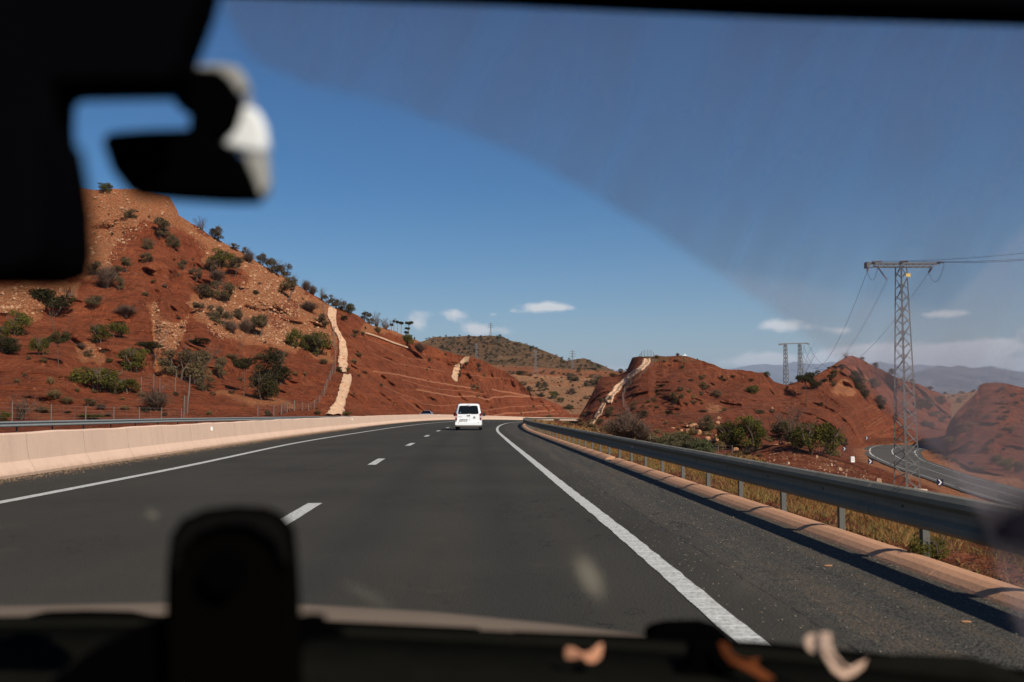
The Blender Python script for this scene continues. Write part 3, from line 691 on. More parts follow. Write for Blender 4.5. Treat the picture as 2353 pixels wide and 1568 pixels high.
hill('hill', rid, foot, M_EARTH, 660, 280, gam=lambda px: np.interp(px, [0, 600, 780, 1000, 1330], [.62, .7, .95, 1.0, 1.0]), amp=5.5, nsc=.028, masks=masks_left, bulge=bulge_left, rough=1.9, back=(8, 140), gul=4.2, frame=(-155, 1324))

# distant scrub hill
rid = zz(ZH, [(-60,500,930),(110,458,940),(180,430,945),(260,412,950),(400,408,950),(650,402,950),(930,395,950),(1000,408,950),(1060,440,950),(1120,460,950),(1200,470,950),(1350,520,940),(1500,580,930),(1600,622,920),(1710,672,910),(1790,655,905),(1900,646,900),(1960,665,895),(2000,690,890),(2100,728,885),(2200,770,880),(2260,800,880)])
def m_p2(X, Y): return {'scrub': .25+.5*np.clip(vnoise(X, Y, 0*X, .05, 4), 0, 1), 'pale': .2+0*X, 'line': 0*X}
hill('hill', rid, [(900,858,760),(1500,862,760)], M_FAR, 260, 70, amp=16, nsc=.009, masks=m_p2, rough=1.2, back=(8, 400), gul=14, frame=(940, 1412))
# mesa between the hills
rid = zz(ZH, [(600,700,640),(840,716,640),(1000,722,640),(1300,736,640),(1500,755,640),(1700,765,640),(2000,782,640),(2200,790,640),(2500,792,640)])
def m_p3(X, Y):
    t = (Y-838-(X-1120)*.045); a = .45+.55*np.exp(-((t-26)/7)**2)+.3*(t > 40)
    sc = np.exp(-((t-11)/6)**2); ln = np.exp(-((t-23)/1.2)**2)*.8
    return {'pale': a*(1-.85*sc), 'line': ln, 'scrub': .18+.25*(t < 4)+0*X}
def b_p3(X, Y):
    t = (Y-838-(X-1120)*.045); s = lambda c, w: 1/(1+np.exp(np.clip((t-c)/w, -30, 30)))
    cl = 5*np.abs(vnoise(X, 0*X, 0*X, .12, 3)); return -40*np.exp(-((t-14)/9)**2)+cl*np.exp(-((t-11)/6)**2)+20*s(22, 2)
hill('hill', rid, [(1050,962,400),(1200,964,425),(1320,968,450),(1460,972,470)], M_MESA, 260, 110, amp=9, nsc=.02, masks=m_p3, bulge=b_p3, rough=.8, back=(8, 200), gul=8, frame=(1080, 1450))
# right hill with the second chute
rid = [(1331,956,216),(1345,934,219),(1362,902,222),(1379,869,225),(1400,866,227),(1436,857,229),(1440,853,229),(1447,836,224),(1453,822,220),(1470,818.5,218),(1500,819,216),(1540,818.5,215),(1570,816.5,215),(1592,822,216),(1614,829.6,217),(1643,840,219),(1662,847.6,221),(1700,851,223),(1750,856,226),(1768,866,229),(1779,877,232),(1800,884,236),(1817,888.6,238),(1840,892,240)]
ft = [(1331,963,205),(1355,982,166),(1400,987,150),(1500,1001,137),(1600,1011,132),(1700,1021,127),(1840,1032,127)]
def softpoly(X, Y, poly, r=7):
    return sum(in_poly(X+r*cos(q*1.05), Y+r*sin(q*1.05)*.8, poly).astype(float) for q in range(6))/6
PALE_R = polys(ZK, [(860,470),(1120,470),(1150,600),(880,600)], [(1060,660),(1120,660),(1140,860),(1040,860)])
def m_p5(X, Y):
    jx = vnoise(X, Y, 0*X, .04, 4, 2)*8; A = 0*X
    for p in PALE_R: A = np.maximum(A, softpoly(X+jx, Y, p)*.5)
    L1 = np.array([ZK(0,665), ZK(500,625), ZK(1150,575), ZK(1700,470), ZK(2300,400)]); L2 = np.array([ZG(1450,580), ZG(1900,510), ZG(2250,455)])
    ln = np.maximum(line_mask(X, Y, L1, 2.4)[0]*.45, line_mask(X, Y, L2, 1.0)[0]*.6)
    return {'pale': A+.17, 'line': ln, 'scrub': .30*np.clip(vnoise(X, Y, 0*X, .04, 3, 7)+.4, 0, 1)*(X > 1400)+.35*(Y < 832)*(X > 1450)}
def b_p5(X, Y):
    r = 0*X
    for f, l, a in ((ZK, [(0,665),(500,625),(1150,575),(1700,470),(2300,400)], 7), (ZK, [(700,330),(1000,400),(1300,330),(1700,330),(2200,330)], 5), (ZG, [(1400,640),(1700,520),(2250,455),(2400,470)], 3)):
        L = np.array([f(*p) for p in l]); yl = np.interp(X, L[:, 0], L[:, 1]); ins = sharpf(X, L[0, 0]-4, L[0, 0]+14)
        r = r+ins*a/(1+np.exp(np.clip((Y-yl)/1.5, -30, 30)))
    r = r-10*np.exp(-((X-1560)/45)**2-((Y-905)/40)**2)-8*np.exp(-((X-1700)/50)**2-((Y-905)/25)**2)
    return r
hill('hill', rid, ft, M_EARTHR, 360, 170, gam=.85, amp=4.2, nsc=.035, masks=m_p5, bulge=b_p5, rough=1.4, back=(6, 70), gul=3.6, frame=(1331, 1838))
# pointed hill behind the pylon
rid = zz(ZE, [(240,545,258),(310,520,260),(450,478,263),(540,448,265),(620,405,270),(680,368,275),(760,318,280),(830,272,285),(880,267,286),(960,290,288),(1010,322,290),(1070,358,293),(1150,395,297),(1230,440,300),(1340,478,304),(1450,510,308),(1540,548,313),(1600,572,317),(1650,602,320),(1720,660,324)])
ft = [(1780,1030,134),(1830,1033,146),(1905,1042,172),(1950,1043,192),(1993,1019,236),(2055,1016.5,252),(2120,1017,248),(2190,1019,240)]
def m_p6(X, Y):
    jx = vnoise(X, Y, 0*X, .04, 4, 2)*8; A = .12+0*X
    A = np.maximum(A, softpoly(X+jx, Y+jx, polys(ZE, [(760,450),(860,470),(960,600),(880,640),(700,620),(690,640)])[0])*.62)
    A = np.maximum(A, softpoly(X+jx, Y+jx, polys(ZE, [(900,330),(1000,420),(1100,500),(1000,480),(900,420)])[0])*.5)
    cut = in_poly(X, Y, polys(ZE, [(700,760),(850,740),(950,650),(1080,680),(1250,860),(1250,1000),(900,1020),(760,900)])[0])
    t = (Y-ZE(0,760)[1])+(X-ZE(720,0)[0])*.55
    ln = cut*(.45+.45*vnoise(X*.15+Y*.1, t, 0*X, .45, 3))*.8
    return {'pale': A, 'line': ln*.8, 'scrub': .2*np.clip(vnoise(X, Y, 0*X, .04, 3, 7)+.4, 0, 1)*(1-cut)}
def b_p6(X, Y):
    # crest that runs down from the summit towards the cutting; face to its right falls away
    xs_ = np.interp(Y, [818, 860, 915, 950, 1000], [1952, 1958, 1990, 2030, 2060])
    r = 9*sharpf(X-xs_, 0, 90)*(1-sharpf(Y, 985, 1012))*sharpf(Y, 825, 880)
    e = np.interp(X, [1900, 1950, 1985, 2010, 2050], [960, 955, 932, 925, 960]); r = r+5/(1+np.exp(np.clip((Y-e)/4, -30, 30)))*(X > 1905)*(X < 2060)
    return r
hill('hill', rid, ft, M_EARTHR, 300, 170, gam=.9, amp=5, nsc=.03, masks=m_p6, bulge=b_p6, rough=1.4, back=(6, 90), gul=5, frame=(1788, 2186))
# hill at the right edge
rid = zz(ZI, [(1030,1120,206),(1060,1040,205),(1100,960,204),(1140,820,203),(1180,720,203),(1240,640,205),(1300,560,207),(1450,420,211),(1600,280,214),(1612,220,214),(1640,160,214),(1720,130,215),(1900,118,214),(2050,135,212),(2150,160,210),(2336,200,208),(2500,240,206),(3200,420,200),(4200,800,190)])
ft = [(2150,1036,196),(2163,1040,186),(2180,1050,168),(2236,1078,132),(2353,1104,112),(2450,1128,103),(2640,1170,95)]
def m_p7(X, Y): return {'pale': .13+0*X, 'line': 0*X, 'scrub': .28*sharpf(Y, 1000, 1080)+.2*np.clip(vnoise(X, Y, 0*X, .04, 3, 7)+.3, 0, 1)}
hill('hill', rid, ft, M_EARTHR, 220, 130, gam=.8, amp=5, nsc=.03, masks=m_p7, rough=1.3, back=(6, 90), gul=3.5, frame=(2161, 2620))
# pale flat between them
hill('hill', zz(ZI, [(500,250,640),(980,300,640),(1200,300,640),(1400,285,640),(1640,240,640),(2300,240,640)]), [(2080,1015,330),(2400,1015,330)], M_MESA, 90, 60, amp=6, nsc=.02, masks=lambda X, Y: {'pale': .75+0*X, 'scrub': .35+0*X, 'line': 0*X}, rough=.8, back=(6, 120), frame=(2085, 2350))
# mountains on the horizon, two ranges
rid = zz(ZE, [(-2200,420,30000),(-1400,395,30000),(-400,380,30000),(-100,372,30000),(0,350,30000),(60,336,30000),(150,342,30000),(290,346,30000),(380,318,30000),(450,332,30000),(600,340,30000),(700,318,30000),(800,330,30000),(950,335,30000),(1110,318,30000),(1250,340,30000),(1330,352,30000),(1460,342,30000),(1600,350,30000),(1800,372,30000),(2352,400,30000),(3500,380,30000)])
hill('mountains', rid, [(1000,948,22000),(2800,948,22000)], M_MTN, 320, 40, amp=1800, nsc=.0003, rough=1.5, back=(6, 8000), gul=1400, frame=(1290, 2650))
rid = zz(ZE, [(1250,470,18000),(1330,440,18000),(1400,412,18000),(1500,385,18000),(1640,352,18000),(1720,362,18000),(1790,345,18000),(1870,365,18000),(1930,372,18000),(2000,362,18000),(2070,352,18000),(2140,372,18000),(2200,385,18000),(2280,402,18000),(2352,412,18000),(2700,430,18000),(3500,400,18000)])
hill('mountains', rid, [(1900,949,13000),(2800,949,13000)], M_MTN, 220, 40, amp=950, nsc=.00045, rough=1.3, back=(6, 6000), gul=950, frame=(2060, 2650))
# spoil mound by the pylon
rid = [(1690,1052,117),(1725,1036,115),(1760,1026,113),(1777,1022,112),(1795,1019,110),(1811,1019,109),(1835,1025,107),(1857,1033,105),(1885,1043,103),(1910,1052,101),(1940,1061,99),(1964,1068,98),(1991,1081,97),(2020,1098,95),(2052,1114,94)]
hill('mound', rid, [(1690,1070,80),(1800,1140,62),(1900,1170,58),(2052,1190,60)], M_EARTHR, 170, 70, gam=1.0, amp=1.2, nsc=.12, rough=1.6, back=(4, 9), gul=.8, masks=lambda X, Y: {'pale': .25+.25*np.clip(vnoise(X, Y, 0*X, .05, 3, 4), 0, 1), 'line': 0*X, 'scrub': 0*X}, frame=(1692, 2050))

# the two ground sheets can be hit as well
for o in [o for o in COL.objects if o.name.startswith(('ground', 'lower_road'))]:
    BV.append(BVHTree.FromPolygons([v.co[:] for v in o.data.vertices], [tuple(p.vertices) for p in o.data.polygons]))
def hit(px, py, dmax=1e9):
    for k in range(26):
        h = hit1(px, py+k*.8)
        if h and h[0].y < dmax: return h
    return None
def hit1(px, py):
    r = ray(px, py).normalized(); o = Vector((0, 0, CH)); best = None; s0 = 12 if py < 1115 else 3
    for b in BV:
        loc, nrm, i, dist = b.ray_cast(o+r*s0, r)
        if loc is not None and (best is None or dist < best[0]): best = (dist, loc, nrm)
    return (best[1], best[2]) if best else None
def ground_z(x, y, z0=60):
    best = None
    for b in BV:
        loc, nrm, i, dist = b.ray_cast(Vector((x, y, z0)), Vector((0, 0, -1)))
        if loc is not None and (best is None or loc.z > best): best = loc.z
    return best if best is not None else 0
# ------------------------------------------------------------------ plants: prototypes in unit size (1 wide, 1 high), copied with shared meshes
M_GREEN = leafmat('leaf_green', (.120, .112, .026), (.058, .056, .014))
M_OLIVE = leafmat('leaf_olive', (.150, .110, .055), (.075, .054, .028))
M_BARE = leafmat('twig_brown', (.17, .112, .078), (.09, .06, .043), .1)
M_DRY = leafmat('leaf_dry', (.26, .165, .075), (.13, .09, .043), .2)
M_DARK = leafmat('leaf_dark', (.066, .058, .023), (.034, .029, .013))
M_REED = leafmat('leaf_reed', (.095, .105, .05), (.13, .10, .055))
M_BARK = plain('bark', (.10, .070, .05), .9, var=.3, scale=12)
M_PALEB = plain('pale_bark', (.26, .21, .17), .9, var=.3, scale=12)
def leaves_mesh(name, mat, n, blobs, leaf=.02, up=.0, aspect=1.6, twig=0, seed=0, shell=.55):
    """blobs: (x,y,z,rx,ry,rz) in unit space; leaf cards gathered on their shells, with loose outliers"""
    r = np.random.default_rng(seed); vol = np.array([b[3]*b[4]+b[4]*b[5]+b[3]*b[5] for b in blobs]); vol = vol/vol.sum()
    bi = r.choice(len(blobs), n, p=vol); B = np.array(blobs)[bi]
    d = r.normal(size=(n, 3)); d /= np.linalg.norm(d, axis=1)[:, None]
    rad = shell+(1-shell)*r.random(n)**.6; rad *= 1+.16*r.normal(size=n)*(r.random(n) < .35)
    c = B[:, :3]+d*B[:, 3:]*rad[:, None]; c[:, 2] = np.maximum(c[:, 2], .01)
    a = r.normal(size=(n, 3)); a[:, 2] += up*2; a /= np.linalg.norm(a, axis=1)[:, None]
    b = np.cross(a, r.normal(size=(n, 3))); b /= np.linalg.norm(b, axis=1)[:, None]
    s = leaf*(.6+.8*r.random(n))[:, None]
    V = np.stack([c-a*s*aspect, c+b*s*.5, c+a*s*aspect, c-b*s*.5], 1).reshape(-1, 3)
    F = [tuple(range(4*i, 4*i+4)) for i in range(n)]
    me = bpy.data.meshes.new(name); me.from_pydata(V.tolist(), [], F)
    if mat: me.materials.append(mat)
    me.update(); return me
def rblobs(r, n, w=.5, z0=.25, z1=.9, s=.2, flat=.8):
    out = []
    for i in range(n):
        a = r.uniform(0, 2*pi); q = w*(1-s/w*.8)*sqrt(r.uniform(0, 1)); z = r.uniform(z0, z1)
        q *= sqrt(max(.12, 1-((z-.45)/.62)**2)); ss = s*r.uniform(.6, 1.25)
        out.append((q*cos(a), q*sin(a), z*(1-.25*q/w), ss, ss, ss*flat))
    return out
def branch(m, p, d, L, rad, depth, r, spread=.6, kids=3):
    pts = [Vector(p)]; d = Vector(d).normalized()
    for i in range(3):
        d = (d+Vector((r.uniform(-.2, .2), r.uniform(-.2, .2), r.uniform(-.05, .15)))).normalized(); pts.append(pts[-1]+d*L/3)
    m.tube(pts, [rad, rad*.85, rad*.7, rad*.5], 5, cap=False)
    if depth:
        for k in range(kids):
            dd = (d+Vector((r.uniform(-1, 1), r.uniform(-1, 1), r.uniform(-.3, .6)))*spread).normalized()
            branch(m, pts[r.choice([2, 3, 3])], dd, L*r.uniform(.6, .85), rad*.5, depth-1, r, spread, kids)
def trunk_mesh(name, h, rad, depth, seed, lean=0, stems=1, spread=.7, mat=None, kids=3, L=None):
    r = random.Random(seed); m = MB()
    for s_ in range(stems):
        a = r.uniform(0, 2*pi); branch(m, (0.02*cos(a)*stems, .02*sin(a)*stems, -.12), (lean+.25*cos(a)*(stems > 1), .25*sin(a)*(stems > 1), 1), (L or h)+.1, rad, depth, r, spread, kids)
    me = bpy.data.meshes.new(name); me.from_pydata(m.v, [], m.f); me.materials.append(mat or M_BARK); me.update(); return me
def twigs_mesh(name, mat, n, seed, z0=0, spread=.5, h=1.0, rad=.004, arch=.3, root=.08):
    """a rounded shrub of many fine bare stems fanning from the base"""
    r = random.Random(seed); m = MB()
    for i in range(n):
        a = r.uniform(0, 2*pi); q = r.uniform(0, 1)**.6; e = Vector((q*spread*cos(a), q*spread*sin(a), h*sqrt(max(.02, 1-(q*.93)**2))*r.uniform(.6, 1)))
        b = Vector((root*cos(a)*r.random(), root*sin(a)*r.random(), z0)); mid = b.lerp(e, .5)+Vector((r.uniform(-.05, .05), r.uniform(-.05, .05), arch*.2*h))
        w = rad
        dd = Vector((-sin(a), cos(a), 0))*w
        n0 = len(m.v); m.v += [tuple(b-dd), tuple(b+dd), tuple(mid-dd*.8), tuple(mid+dd*.8), tuple(e)]; m.f += [(n0, n0+1, n0+3, n0+2), (n0+2, n0+3, n0+4)]
        for k in range(3):
            t = r.uniform(.45, .95); p = b.lerp(mid, t*2) if t < .5 else mid.lerp(e, t*2-1)
            ee = p+Vector((r.uniform(-1, 1), r.uniform(-1, 1), r.uniform(-.1, 1)))*.13*h; d2 = Vector((r.uniform(-1, 1), r.uniform(-1, 1), r.uniform(-1, 1))).normalized()*w*.8
            n0 = len(m.v); m.v += [tuple(p-d2), tuple(p+d2), tuple(ee)]; m.f += [(n0, n0+1, n0+2)]
    me = bpy.data.meshes.new(name); me.from_pydata(m.v, [], m.f); me.materials.append(mat); me.update(); return me
PROTO = {}
def protos():
    R = lambda s: random.Random(s)
    def reg(k, crowns, trunks): PROTO.setdefault(k, []).append((crowns, trunks))
    for s in (1, 2, 3):
        reg('g', leaves_mesh('foliage', M_GREEN, 2600, rblobs(R(s), 16, .47, .15, .86, .17), .021, seed=s), trunk_mesh('stem', .35, .03, 2, s, stems=3))
        reg('o', leaves_mesh('foliage', M_OLIVE, 2000, rblobs(R(s+10), 15, .46, .2, .84, .16), .019, seed=s+10, shell=.35, aspect=2.2), trunk_mesh('stem', .32, .028, 3, s+5, stems=3, spread=.9))
        reg('k', leaves_mesh('foliage', M_DARK, 2800, rblobs(R(s+20), 15, .46, .25, .85, .18), .021, seed=s+20), trunk_mesh('stem', .4, .03, 2, s+9, stems=2))
        reg('b', twigs_mesh('foliage', M_BARE, 620, s+30, rad=.0055, spread=.5), trunk_mesh('stem', .3, .03, 3, s+14, stems=3, spread=.9))
        reg('d', twigs_mesh('foliage', M_DRY, 420, s+40, rad=.010, spread=.52, h=.95, root=.2), None)
        reg('w', leaves_mesh('foliage', M_DRY, 900, rblobs(R(s+50), 12, .46, .1, .7, .2), .030, seed=s+50, shell=.3, up=.6, aspect=2.6), None)
        # little tree: lifted crown on a visible trunk
        reg('t', leaves_mesh('crown', M_OLIVE, 2200, rblobs(R(s+60), 13, .46, .5, .88, .15), .019, seed=s+60, shell=.35, aspect=2), trunk_mesh('trunk', .38, .028, 3, s+60, lean=.25, spread=.8, kids=3))
        # flat-topped tree on one thin trunk
        bl = [(x*.9, y*.8, z+.02*random.Random(s).random(), .17, .17, .07) for x, y, z in [(R(s*99+i).uniform(-.33, .33), R(s*77+i).uniform(-.3, .3), R(s*55+i).uniform(.74, .92)) for i in range(11)]]
        reg('u', leaves_mesh('crown', M_DARK, 2200, bl, .019, seed=s+70), trunk_mesh('trunk', .62, .016, 3, s+70, spread=.55, kids=3))
        reg('x', twigs_mesh('foliage', M_BARE, 90, s+80, rad=.006, spread=.48, h=.95), trunk_mesh('trunk', .30, .035, 4, s+80, stems=2, spread=.8, kids=3))
    reg('r', leaves_mesh('foliage', M_REED, 3800, rblobs(R(5), 18, .48, .15, .75, .17), .016, seed=5, shell=.1, up=1.0, aspect=4), None)
protos()
KIND = {'g': ('shrub', 'green leafy shrub'), 'o': ('shrub', 'olive thorny shrub'), 'k': ('shrub', 'dark green dense shrub'), 'b': ('shrub', 'bare brown twiggy shrub'),
        'd': ('dry_tussock', 'dry tan tussock'), 'w': ('dry_tussock', 'low straw-coloured tussock'), 't': ('small_tree', 'crooked olive tree'),
        'u': ('umbrella_tree', 'dark flat-topped tree'), 'x': ('bare_tree', 'nearly leafless grey tree'), 'r': ('tamarisk_bush', 'grey-green feathery bush')}
ZMAX = {}
PLANTS = []      # (zone text, kind, px, py, width, height, extra)
used = {}
def plant(zone, kind, px, py, w, h, label=None, tilt=0, zone_fn=None):
    hh = hit(px, py, ZMAX.get(zone, 1e9))
    if hh is None: return
    loc, nrm = hh; d = loc.y
    sw, sh = max(.25, w*d/FPX), max(.2, h*d/FPX)
    k = kind; lst = PROTO[k]; crown, trunk = lst[used.get(k, 0) % len(lst)]; used[k] = used.get(k, 0)+1
    nm, desc = KIND[k]; rz = random.uniform(0, 2*pi); sink = .04*sh
    if trunk is None:
        o = bpy.data.objects.new(nm, crown); COL.objects.link(o); root = o
    else:
        root = bpy.data.objects.new(nm, None); COL.objects.link(root); root.empty_display_size = .2
        for part, me in ((('crown' if k in 'tux' else 'foliage'), crown), (('trunk' if k in 'tux' else 'stem'), trunk)):
            c = bpy.data.objects.new(part, me); COL.objects.link(c); c.parent = root
    root.location = loc-Vector((0, 0, sink)); root.rotation_euler = (tilt, tilt*.5, rz); root.scale = (sw*1.36, sw*random.uniform(1.15, 1.4), sh*1.26)
    root['category'] = {'shrub': 'shrub', 'dry_tussock': 'tussock', 'small_tree': 'tree', 'umbrella_tree': 'tree', 'bare_tree': 'tree', 'tamarisk_bush': 'bush'}[nm]
    PLANTS.append([zone, k, px, py, w*h, root, label, h, w])
def batch(zone, fn, scale, lst):
    for it in lst:
        x, y, w, h, k = it[:5]; p = fn(x, y); plant(zone, k, p[0], p[1], w*scale, h*scale, it[5] if len(it) > 5 else None)
sA, sE, sG, sI, sK, sH = .2931, .2675, .14653, .14657, .14653, .2075
SKY = 'on the left hill\'s skyline'
ZMAX.update({SKY: 430, 'on the upper left hill': 350, 'halfway down the left hill': 350, 'on the lower left slope': 350, 'on the banded cutting': 430, 'left': 350, 'right': 340, 'mesa': 780, 'far': 1200, 'on the right hill near the chute': 280, 'below the twin pylon': 290, 'on the pointed hill': 360, 'on the hill at the right edge': 700, 'on the mesa behind the road': 700})
batch(SKY, ZA, sA, [(820,335,115,75,'g','lone green bush on the crest of the left hill beside the mirror'),(1575,632,85,92,'x'),(1670,660,70,60,'k'),(1705,715,110,115,'o'),(1840,788,85,58,'o'),(1920,810,55,58,'o'),(1950,885,95,95,'b'),(2055,895,95,90,'o'),(2140,970,130,130,'o','largest of the olive bushes leaning over the left hill\'s skyline'),(2235,1000,110,110,'o')])
batch(SKY, ZB, sA, [(440,500,80,80,'b'),(490,530,80,70,'b'),(562,560,50,85,'x'),(610,610,90,75,'o'),(665,645,90,75,'o'),(725,675,90,80,'o'),(790,705,95,95,'g'),(905,745,100,75,'o'),(950,780,60,60,'o'),(995,795,80,100,'x'),(1060,800,110,75,'x'),(1255,880,20,18,'d'),(1290,897,14,18,'k')])
UP = 'on the upper left hill'
batch(UP, ZA, sA, [(1020,545,95,80,'o'),(1270,690,190,155,'o','large olive shrub high on the red face of the left hill'),(1350,775,115,120,'o'),(1160,782,90,88,'o'),(1150,882,100,75,'o'),(985,968,95,135,'t'),(1425,936,92,78,'o'),(1400,1000,25,40,'b'),(2255,1175,165,165,'t','brown bare tree on the pale rubble near the left hill\'s ridge'),(1720,910,190,125,'g','yellow-green tree with a flat crown on the left hill'),(1640,955,140,90,'o'),(1835,1000,135,145,'t'),(1535,1012,90,85,'o'),(1705,1030,130,95,'b'),(1585,1165,190,125,'o'),(1745,1185,190,160,'o'),(830,1082,175,165,'b'),(940,1098,85,105,'o'),(900,990,130,85,'o'),(745,985,120,110,'o'),(2005,1137,48,32,'k'),(1205,1042,42,28,'d'),(1290,1082,45,32,'b'),(900,575,25,14,'k'),(885,605,25,14,'k'),(880,668,30,22,'o'),(1362,868,26,14,'k'),(1512,866,16,12,'k'),(1520,918,22,22,'k')])
MIDS = 'halfway down the left hill'
batch(MIDS, ZA, sA, [(400,1295,340,220,'k','wide dark shrub on the left hill just under the mirror'),(730,1228,165,95,'o'),(985,1300,175,85,'b'),(1140,1145,62,34,'d'),(1555,1278,115,85,'t'),(1690,1330,130,115,'o'),(1735,1375,160,105,'o'),(1858,1322,92,82,'o'),(1810,1432,115,90,'b'),(1925,1435,125,115,'b'),(2030,1468,130,165,'t'),(785,1512,155,145,'g'),(920,1472,145,130,'g'),(130,1452,180,180,'g'),(30,1492,110,110,'g'),(60,1570,200,85,'k'),(1690,1375,30,14,'k'),(1400,1330,35,22,'b'),(1425,1400,35,22,'b')])
batch(MIDS, ZB, sA, [(460,680,155,80,'b'),(560,805,115,105,'o'),(740,757,65,48,'k'),(545,1030,215,205,'g','big green tree left of the pale chute on the left hill'),(350,965,130,140,'g'),(430,980,110,120,'g'),(60,872,125,140,'t'),(45,545,48,30,'k'),(415,590,16,22,'d'),(1000,845,60,50,'d'),(905,820,22,25,'o'),(880,862,55,28,'d'),(820,850,80,30,'d'),(810,875,60,25,'w')])
LOW = 'on the lower left slope'
batch(LOW, ZC, sA, [(310,432,130,150,'g'),(460,548,155,250,'u','umbrella-shaped tree on the lower left slope above the fence'),(55,425,200,115,'k'),(820,417,62,46,'o'),(690,452,75,60,'o'),(630,388,80,48,'b'),(850,492,60,34,'g'),(1055,565,230,185,'g','broad green shrub before the rubble gully of the left hill'),(1190,520,200,160,'u'),(1400,612,260,225,'o'),(1540,660,280,290,'o','biggest olive tree at the foot of the left hill'),(1600,715,150,110,'o'),(1725,612,125,160,'o'),(1565,362,185,66,'k'),(1915,765,170,265,'u','thin-trunked dark tree left of the big dark tree'),(2130,660,250,240,'k','big dark tree at the foot of the left hill'),(2060,785,210,190,'k'),(2215,665,150,150,'k'),(2120,760,120,120,'k'),(730,700,300,185,'g','long yellow-green shrub on a fold of the lower left slope'),(880,730,200,130,'g'),(1010,730,160,110,'g'),(710,832,110,62,'o'),(790,862,90,48,'b'),(425,770,110,70,'d'),(395,655,60,52,'d'),(520,812,100,55,'d'),(330,882,120,50,'d'),(195,603,36,30,'o'),(130,650,50,32,'d'),(225,470,40,30,'o'),(340,490,60,36,'d'),(1220,868,225,165,'b','round dry brown bush in front of the middle fence posts'),(1110,760,70,45,'d'),(1375,752,60,34,'o'),(980,862,85,34,'d'),(960,785,40,24,'d'),(735,730,55,24,'d'),(600,720,50,30,'d'),(1145,880,80,40,'k'),(700,937,200,45,'g','yellow-green low bush behind the steel guardrail'),(155,940,220,170,'x','pale bare twig bush at the far left behind the guardrail'),(30,958,90,80,'g'),(530,897,60,28,'k'),(845,915,70,30,'b'),(1815,738,55,30,'o'),(1670,755,40,36,'o'),(1810,465,110,45,'d'),(2045,470,110,55,'d'),(2230,440,65,38,'d'),(2315,590,40,28,'d'),(2100,915,60,55,'o'),(1640,905,50,40,'d'),(1290,912,50,24,'k'),(1885,632,44,26,'o')])
CUT = 'on the banded cutting'
batch(CUT, ZB, sA, [(1228,945,110,85,'g','green shrub at the lower end of the concrete ledge on the cutting'),(1330,1000,95,75,'b'),(850,1035,64,34,'d'),(815,1085,52,34,'d'),(272,1030,60,36,'d'),(580,1090,66,42,'d'),(700,1158,50,42,'k'),(762,1150,36,34,'g'),(1745,1302,46,52,'o'),(1780,1285,40,24,'d'),(1790,1122,46,42,'b'),(1795,1150,40,32,'b'),(1690,1100,55,26,'o'),(1650,1140,30,34,'k'),(1640,1172,30,28,'k'),(1640,1200,30,34,'k'),(1758,1068,24,14,'k'),(1405,1075,28,25,'k'),(1530,1022,26,14,'k'),(1030,1268,30,24,'o'),(1835,1190,28,28,'d'),(1398,1225,14,14,'k'),(350,1180,60,28,'d'),(428,1180,40,28,'d'),(530,1488,60,36,'d'),(750,1495,80,28,'g'),(140,1500,50,40,'o'),(900,1160,50,16,'d')])
MESA = 'on the mesa behind the road'
batch(MESA, ZD, sA, [(570,638,95,65,'o'),(750,655,110,70,'o'),(700,680,70,50,'o'),(305,688,60,52,'o'),(350,685,62,42,'o'),(340,715,66,40,'o'),(232,728,60,56,'o'),(420,775,72,58,'g'),(562,742,80,48,'o'),(475,805,52,44,'g'),(540,858,62,36,'g'),(617,572,32,36,'k'),(170,588,95,32,'g'),(90,585,50,30,'o'),(415,585,42,30,'o'),(538,600,32,26,'k'),(675,685,34,34,'k'),(325,760,56,34,'o'),(185,672,46,34,'o'),(945,565,44,22,'k'),(885,600,62,34,'d'),(455,752,36,22,'o'),(572,680,30,20,'o'),(690,780,70,30,'o'),(318,578,24,18,'o'),(502,590,30,18,'o'),(620,690,20,10,'k'),(455,655,20,10,'k')])
batch(MESA, ZI, sI, [(1100,300,60,30,'k'),(1230,340,60,26,'o'),(1360,350,50,24,'o'),(1400,380,50,22,'o'),(1440,345,40,22,'o'),(1355,260,90,40,'o'),(1320,440,110,80,'o'),(1155,370,40,26,'o'),(1545,270,80,40,'o')])
RH = 'on the right hill near the chute'
